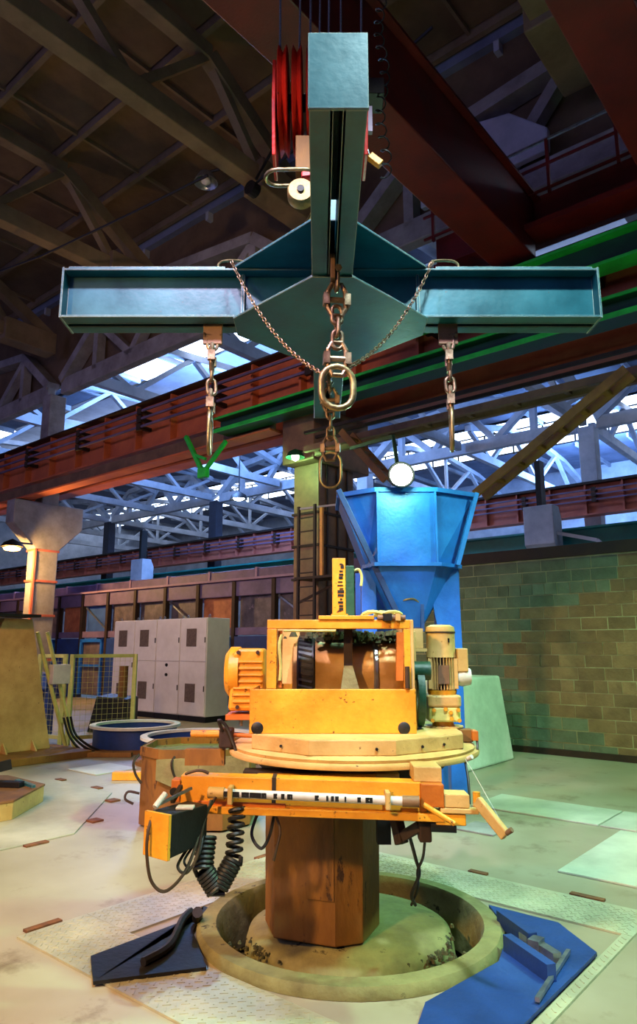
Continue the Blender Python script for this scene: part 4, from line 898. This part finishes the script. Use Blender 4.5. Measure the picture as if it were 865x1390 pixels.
# swing arm with hydraulic cylinder
def AY(x): return 3.66-.13*(x+.69)/1.3
def AZ(x): return -.015*(x+.69)/1.3
sa = thing('swing_arm', 'long yellow beam with white hydraulic cylinder across the machine front', 'beam', (0, 3.6, .8))
def abar(x0, x1, dy0, dy1, z0, z1, m, name, par=sa, bv=.004):
    v = [(x, AY(x)+dy, z+AZ(x)) for z in (z0, z1) for x, dy in ((x0, dy0), (x1, dy0), (x1, dy1), (x0, dy1))]
    return G().add(v, [(3,2,1,0),(4,5,6,7),(0,1,5,4),(1,2,6,5),(2,3,7,6),(3,0,4,7)]).obj(name, m, par, bevel=bv)
b_ = abar(-.69, .52, 0, .11, .84, .975, YEL, 'beam')
abar(-.55, .60, -.03, .11, .805, .84, YEL, 'beam_flange'); abar(-.62, -.16, -.006, 0, .835, .86, ORNG, 'edge_strip')
abar(-.23, -.21, -.004, .112, .84, .978, DKBR, 'seam', b_, 0)
G().cyl((-.50, AY(-.5)-.045, .905), (.42, AY(.42)-.045, .885), .021, n=16).obj('cylinder', PLAST, sa, True)
ck = G()
rg = random.Random(9)
for k in range(34):
    x = rg.choice((rg.uniform(-.47, -.3), rg.uniform(.02, .3), rg.uniform(-.3, .0))); z0 = .905-.0217*(x+.5)
    ck.box(x, AY(x)-.0675, z0-.012, x+rg.uniform(.006, .02), AY(x)-.064, z0+.012)
ck.obj('worn_patches', RUBB, sa)['kind'] = 'stuff'
G().cyl((-.54, AY(-.54)-.045, .906), (-.46, AY(-.46)-.045, .904), .027, n=14).obj('cylinder_head', CREAMY, sa, True); G().cyl((.40, AY(.4)-.045, .885), (.48, AY(.48)-.045, .884), .026, n=14).obj('cylinder_gland', BROWN, sa, True)
for x in (-.43, .33): abar(x-.012, x+.012, -.08, 0, .86, .94, CREAMY, 'clamp')
abar(.49, .60, -.03, .14, .87, .975, ORNG, 'end_box'); abar(.465, .60, .02, .2, .975, 1.045, CREAMY, 'end_cap')
abar(.60, .72, -.02, .10, .87, .93, CREAMY, 'clevis'); abar(.58, .76, -.03, .02, .845, .868, CREAMY, 'clevis_plate'); abar(.56, .70, -.02, .1, .79, .84, YEL, 'end_bracket')
G().cyl((.5, AY(.5)-.03, .87), (.64, AY(.64)-.05, .79), .012).obj('link_rod', YEL, sa); G().cyl((.54, 3.56, .77), (.66, 3.54, .77), .035, n=16).obj('guide_roller', DARK, sa, True)
lv = G().bar((.745, 3.46, .90), (.85, 3.36, .765), .035, .05).obj('lever', CREAMY, sa, bevel=.006); G().cyl((.745, 3.46, .87), (.745, 3.46, .935), .018, n=12).obj('lever_pin', YEL, sa); G().cyl((.85, 3.35, .78), (.87, 3.33, .80), .012).obj('lever_hook', BROWN, sa)
G().tube([(.853, 3.36, .785), (.80, 3.8, .98), (.78, 4.2, 1.08)], .0015, 4).obj('pull_cord', PLAST, sa)
abar(-.735, -.69, -.01, .07, .85, .955, ORNG, 'orange_end_plate'); G().cyl((-.72, AY(-.72)-.02, .90), (-.72, AY(-.72), .90), .02, n=12).obj('end_bolt', DARK, sa)
G().tube(smoothpath([(-.67, 3.67, .98), (-.6, 3.66, 1.0), (-.55, 3.66, .985)], 4), .008, 6).obj('grab_handle', CABLE, sa, True)
# control box hanging at the left end
kb = thing('control_box', 'hanging control box with yellow front and black side at the beam end', 'box', (-.68, 3.45, .70))
G().loft([(-.775, 3.38, .69), (-.66, 3.30, .685), (-.53, 3.52, .70), (-.64, 3.60, .70)], [(-.775, 3.38, .868), (-.66, 3.30, .868), (-.53, 3.52, .868), (-.64, 3.60, .868)]).obj('case', DARK, kb, bevel=.004)
G().loft([(-.795, 3.37, .685), (-.665, 3.28, .68), (-.655, 3.295, .68), (-.785, 3.385, .685)], [(-.795, 3.37, .872), (-.665, 3.28, .872), (-.655, 3.295, .872), (-.785, 3.385, .872)]).obj('front_panel', YEL, kb, bevel=.002)
G().box(-.66, 3.4, .868, -.58, 3.46, .88).obj('lid_plate', PLAST, kb, bevel=.003); G().bar((-.76, 3.42, .88), (-.62, 3.58, .93), .012, .012).obj('hanger', STEEL, kb); G().bar((-.70, 3.52, .88), (-.68, 3.62, .93), .02, .02).obj('hanger', DKBR, kb)
G().box(-.765, 3.345, .835, -.745, 3.36, .85).obj('cable_tie', YEL, kb); G().cyl((-.755, 3.4, .88), (-.72, 3.45, .93), .014).obj('plug', PLAST, kb)
def cable(pts, r, m, label, name='cable'):
    return tag(G().tube(smoothpath(pts, 8), r, 7).obj(name, m, None, True, loc=pts[0]), label, 'cable')
cable([(-.755, 3.39, .87), (-.765, 3.33, .80), (-.765, 3.32, .70), (-.74, 3.32, .59), (-.68, 3.33, .545), (-.61, 3.38, .60), (-.57, 3.45, .70), (-.55, 3.52, .80), (-.50, 3.58, .89)], .0075, CABLE, 'brown cable looping low from the control box front to the cylinder')
cable([(-.60, 3.46, .70), (-.64, 3.4, .63), (-.60, 3.4, .60), (-.56, 3.44, .66), (-.545, 3.5, .78), (-.52, 3.56, .88)], .007, CABLE, 'second brown cable looping under the control box')
cable([(-.58, 3.47, .70), (-.615, 3.42, .645), (-.585, 3.43, .615), (-.55, 3.47, .68), (-.54, 3.55, .80)], .006, RUBB, 'thin black cable in the smallest loop under the control box')
def helix(p, q, r, turns, wire):
    P = Vector(p); Q = Vector(q); d = (Q-P).normalized(); a = d.cross(Vector((0, 1, .2))).normalized(); b = d.cross(a); n = turns*9
    return [P.lerp(Q, i/n)+a*r*math.cos(i*2*math.pi/9)+b*r*math.sin(i*2*math.pi/9) for i in range(n+1)]
sc = helix((-.40, 3.62, .83), (-.405, 3.56, .62), .035, 6, 0)+helix((-.405, 3.55, .61), (-.47, 3.5, .50), .04, 8, 0)+helix((-.48, 3.5, .50), (-.535, 3.5, .58), .04, 6, 0)+helix((-.54, 3.5, .585), (-.535, 3.56, .72), .04, 7, 0)
tag(G().tube(sc, .0105, 6).obj('spiral_cable', RUBB, None, True, loc=(-.47, 3.5, .5)), 'black spiral cord hanging in a U below the yellow beam', 'cable')
cable([(-.30, 3.7, .80), (-.33, 3.66, .70), (-.28, 3.64, .64), (-.24, 3.66, .70), (-.22, 3.7, .80)], .008, RUBB, 'black cable loop under the beam beside the spiral cord')
cable([(-.22, 3.68, .80), (-.19, 3.66, .72), (-.205, 3.65, .64), (-.22, 3.66, .58)], .007, CABLE, 'loose brown cable end hanging under the beam left of the column')
t = thing('cable_bracket', 'dark elbow bracket under the beam right of the column', 'bracket', (.42, 3.7, .6))
G().bar((.38, 3.72, .82), (.41, 3.66, .655), .05, .06).obj('arm', DKBR, t, bevel=.006); G().bar((.39, 3.68, .67), (.50, 3.6, .755), .05, .05).obj('arm', DKBR, t, bevel=.006); G().box(.485, 3.56, .685, .545, 3.64, .78).obj('block', DKBR, t, bevel=.008)
G().box(.30, 3.78, .62, .37, 3.86, .82).obj('hanger', DARK, t)
cable([(.45, 3.66, .69), (.48, 3.68, .58), (.50, 3.72, .50), (.47, 3.8, .38), (.50, 3.9, .30)], .009, RUBB, 'black cable hanging from the elbow bracket')
cable([(.52, 3.62, .69), (.51, 3.64, .60), (.49, 3.7, .52), (.50, 3.78, .42), (.48, 3.9, .30)], .007, RUBB, 'thin second cable beside the one from the elbow bracket')

# ================================================================== floor plates (hall frame)
def plate(a0, b0, a1, b1, m, label, z=.016, pts=None, name='floor_plate', cat='floor plate'):
    g = G().prism(pts, 'z', .001, z) if pts else G().box(a0, b0, .001, a1, b1, z)
    return tag(g.obj(name, m, None, frame='h', loc=((a0+a1)/2, (b0+b1)/2, 0), bevel=.003), label, cat)
plate(-3.65, 6.84, -2.37, 7.56, PLATE, 'narrow pale steel floor plate in front of the concrete block')
plate(-2.35, 6.84, -.6, 7.56, PLATE, 'pale steel floor plate continuing the narrow one to the right edge')
plate(-2.15, 5.3, -.4, 6.78, PLATE, 'large pale steel floor plate at the right edge')
plate(-8.84, 5.35, -8.17, 6.0, PLATE, 'small square steel plate on the floor before the fence')
plate(-3.3, 5.9, -2.95, 6.25, CONC, 'thin small steel plate on the floor right of the machine')
oc = [(-5.80, 2.2), (-5.80, 3.62), (-7.05, 4.84), (-8.3, 4.84), (-8.5, 4.6), (-8.5, 2.2), (-8.2, 1.9), (-6.1, 1.9)]
plate(-8.5, 1.9, -5.8, 4.84, mat('pit_cover_steel', '#b3ad94', '#8d8870', .55, .1, 1.4, .68, '#6a5a3c', 6), 'large eight sided steel pit cover on the floor at the left', .014, oc, 'pit_cover', 'pit cover')
pb = thing('low_plinth', 'low eight sided plinth with wooden top on the pit cover', 'plinth', (-7.5, 3.2, 0), 'h')
pp = [(-6.68, 2.6), (-6.68, 3.5), (-7.2, 4.1), (-8.0, 4.1), (-8.3, 3.8), (-8.3, 2.6), (-8.0, 2.3), (-7.0, 2.3)]
G().prism(pp, 'z', .014, .17).obj('side', CREAMY, pb, bevel=.004); G().prism([(-7.5+(x+7.5)*1.01, 3.2+(y-3.2)*1.01) for x, y in pp], 'z', .17, .19).obj('top', WOOD, pb, bevel=.003)
tl = thing('scrap_fixture', 'dark bent steel fixture lying on the low plinth', 'fixture', (-7.6, 3.6, .19), 'h')
G().bar((-7.9, 3.4, .22), (-7.2, 3.85, .22), .10, .055).obj('bar', DARK, tl, bevel=.004); G().bar((-7.8, 3.3, .25), (-7.55, 3.9, .38), .06, .10).obj('bar', DARK, tl); G().cyl((-7.75, 3.5, .2), (-7.75, 3.5, .36), .08, n=12).obj('boss', DARK, tl); G().bar((-7.5, 3.95, .21), (-7.05, 3.9, .21), .04, .03).obj('strap', TEAL, tl)
# checker plate frame around the pit and lifting slots
hw, hi_ = 1.33, .89; a, b = PC
names = {'far': 'checker plate strip on the far side of the pit', 'left': 'checker plate strip on the left side of the pit', 'right': 'checker plate strip right of the pit', 'near': 'checker plate strip on the near side of the pit'}
rects = {'far': (a-hw, b+hi_, a+hw, b+hw), 'near': (a-hw, b-hw, a+hw, b-hi_), 'left': (a-hw, b-hi_+.004, a-hi_, b+hi_-.004), 'right': (a+hi_+.38, b-hi_+.004, a+hw, b+hi_-.004)}
for key, (x0, y0, x1, y1) in rects.items():
    t = thing('checker_plate', names[key], 'floor plate', ((x0+x1)/2, (y0+y1)/2, 0), 'h')
    G().box(x0, y0, .001, x1, y1, .012).obj('plate', CHECK, t)
    lg = G(); i = 0
    yy = y0+.03
    while yy < y1-.02:
        xx = x0+.03+(.03 if i % 2 else 0)
        while xx < x1-.02:
            s_ = 1 if (i % 2) else -1
            lg.bar((xx-.014, yy-.014*s_, .0128), (xx+.014, yy+.014*s_, .0128), .008, .004); xx += .06
        yy += .03; i += 1
    o = lg.obj('tread_lugs', CHECK, t); o['kind'] = 'stuff'
for k, (x, y, l, w2, lab) in enumerate(((-1.80, 4.90, .22, .05, 'rusty slot in the floor at the far strip, right one'), (-2.58, 4.90, .14, .05, 'rusty slot in the floor at the far strip, nearest the ring'), (-4.08, 2.38, .05, .22, 'rusty slot in the floor beside the left checker strip'),
        (-8.23, 4.90, .14, .08, 'rusty slot by the pit cover, furthest from the machine'), (-7.44, 4.90, .14, .08, 'rusty slot by the pit cover, second furthest'), (-6.71, 4.62, .12, .12, 'rusty slot at the corner of the pit cover'), (-6.08, 4.0, .12, .12, 'rusty slot on the slanted edge of the pit cover'), (-5.75, 3.24, .06, .2, 'rusty slot on the near edge of the pit cover'), (-4.05, 4.2, .05, .18, 'rusty slot behind the spiral cord left of the column'))):
    tag(G().box(x-l/2, y-w2/2, .001, x+l/2, y+w2/2, .017).obj('floor_slot', SLOT, None, frame='h', loc=(x, y, 0), bevel=.002), lab, 'floor slot', 'rusty lifting slots in the floor')
# blue base frame at the right of the ring
bf = thing('base_frame', 'blue steel base frame at the lower right beside the pit ring', 'frame', (-1.8, 3.8, 0), 'h')
G().prism([(-2.2, 4.30), (-1.76, 4.3), (-1.45, 4.03), (-1.45, 2.9), (-1.75, 2.7), (-1.87, 3.0), (-1.80, 3.6), (-1.93, 4.0)], 'z', .012, .03).obj('plate', DBLUE, bf)
G().bar((-2.0, 4.05, .07), (-1.72, 3.85, .07), .05, .08).obj('rib', DBLUE, bf); G().bar((-1.82, 3.75, .07), (-1.50, 3.55, .07), .05, .08).obj('rib', DBLUE, bf); G().bar((-1.80, 3.9, .06), (-1.55, 3.75, .06), .05, .05).obj('pipe', STEEL, bf); G().box(-1.72, 3.78, .03, -1.66, 3.86, .1).obj('clamp', STEEL, bf)
G().bar((-1.55, 3.9, .05), (-1.47, 3.3, .05), .02, .02).obj('rod', STEEL, bf)
bl = thing('base_frame', 'flat dark plate at the lower left beside the pit ring', 'frame', (-3.4, 2.8, 0), 'h')
G().prism([(-3.46, 3.15), (-3.46, 2.3), (-3.2, 2.15), (-2.9, 2.6), (-3.3, 2.85), (-3.55, 3.15)], 'z', .013, .03).obj('plate', DARK, bl)  # thin flat dark shape on the floor beside the ring
G().tube(smoothpath([(-3.5, 3.0, .05), (-3.4, 2.85, .06), (-3.2, 2.6, .05), (-3.15, 2.4, .05)], 5), .022, 7).obj('hose', RUBB, bl, True)
G().cyl((-3.38, 2.95, .05), (-3.3, 2.88, .12), .03, n=10).obj('lug', DARK, bl)
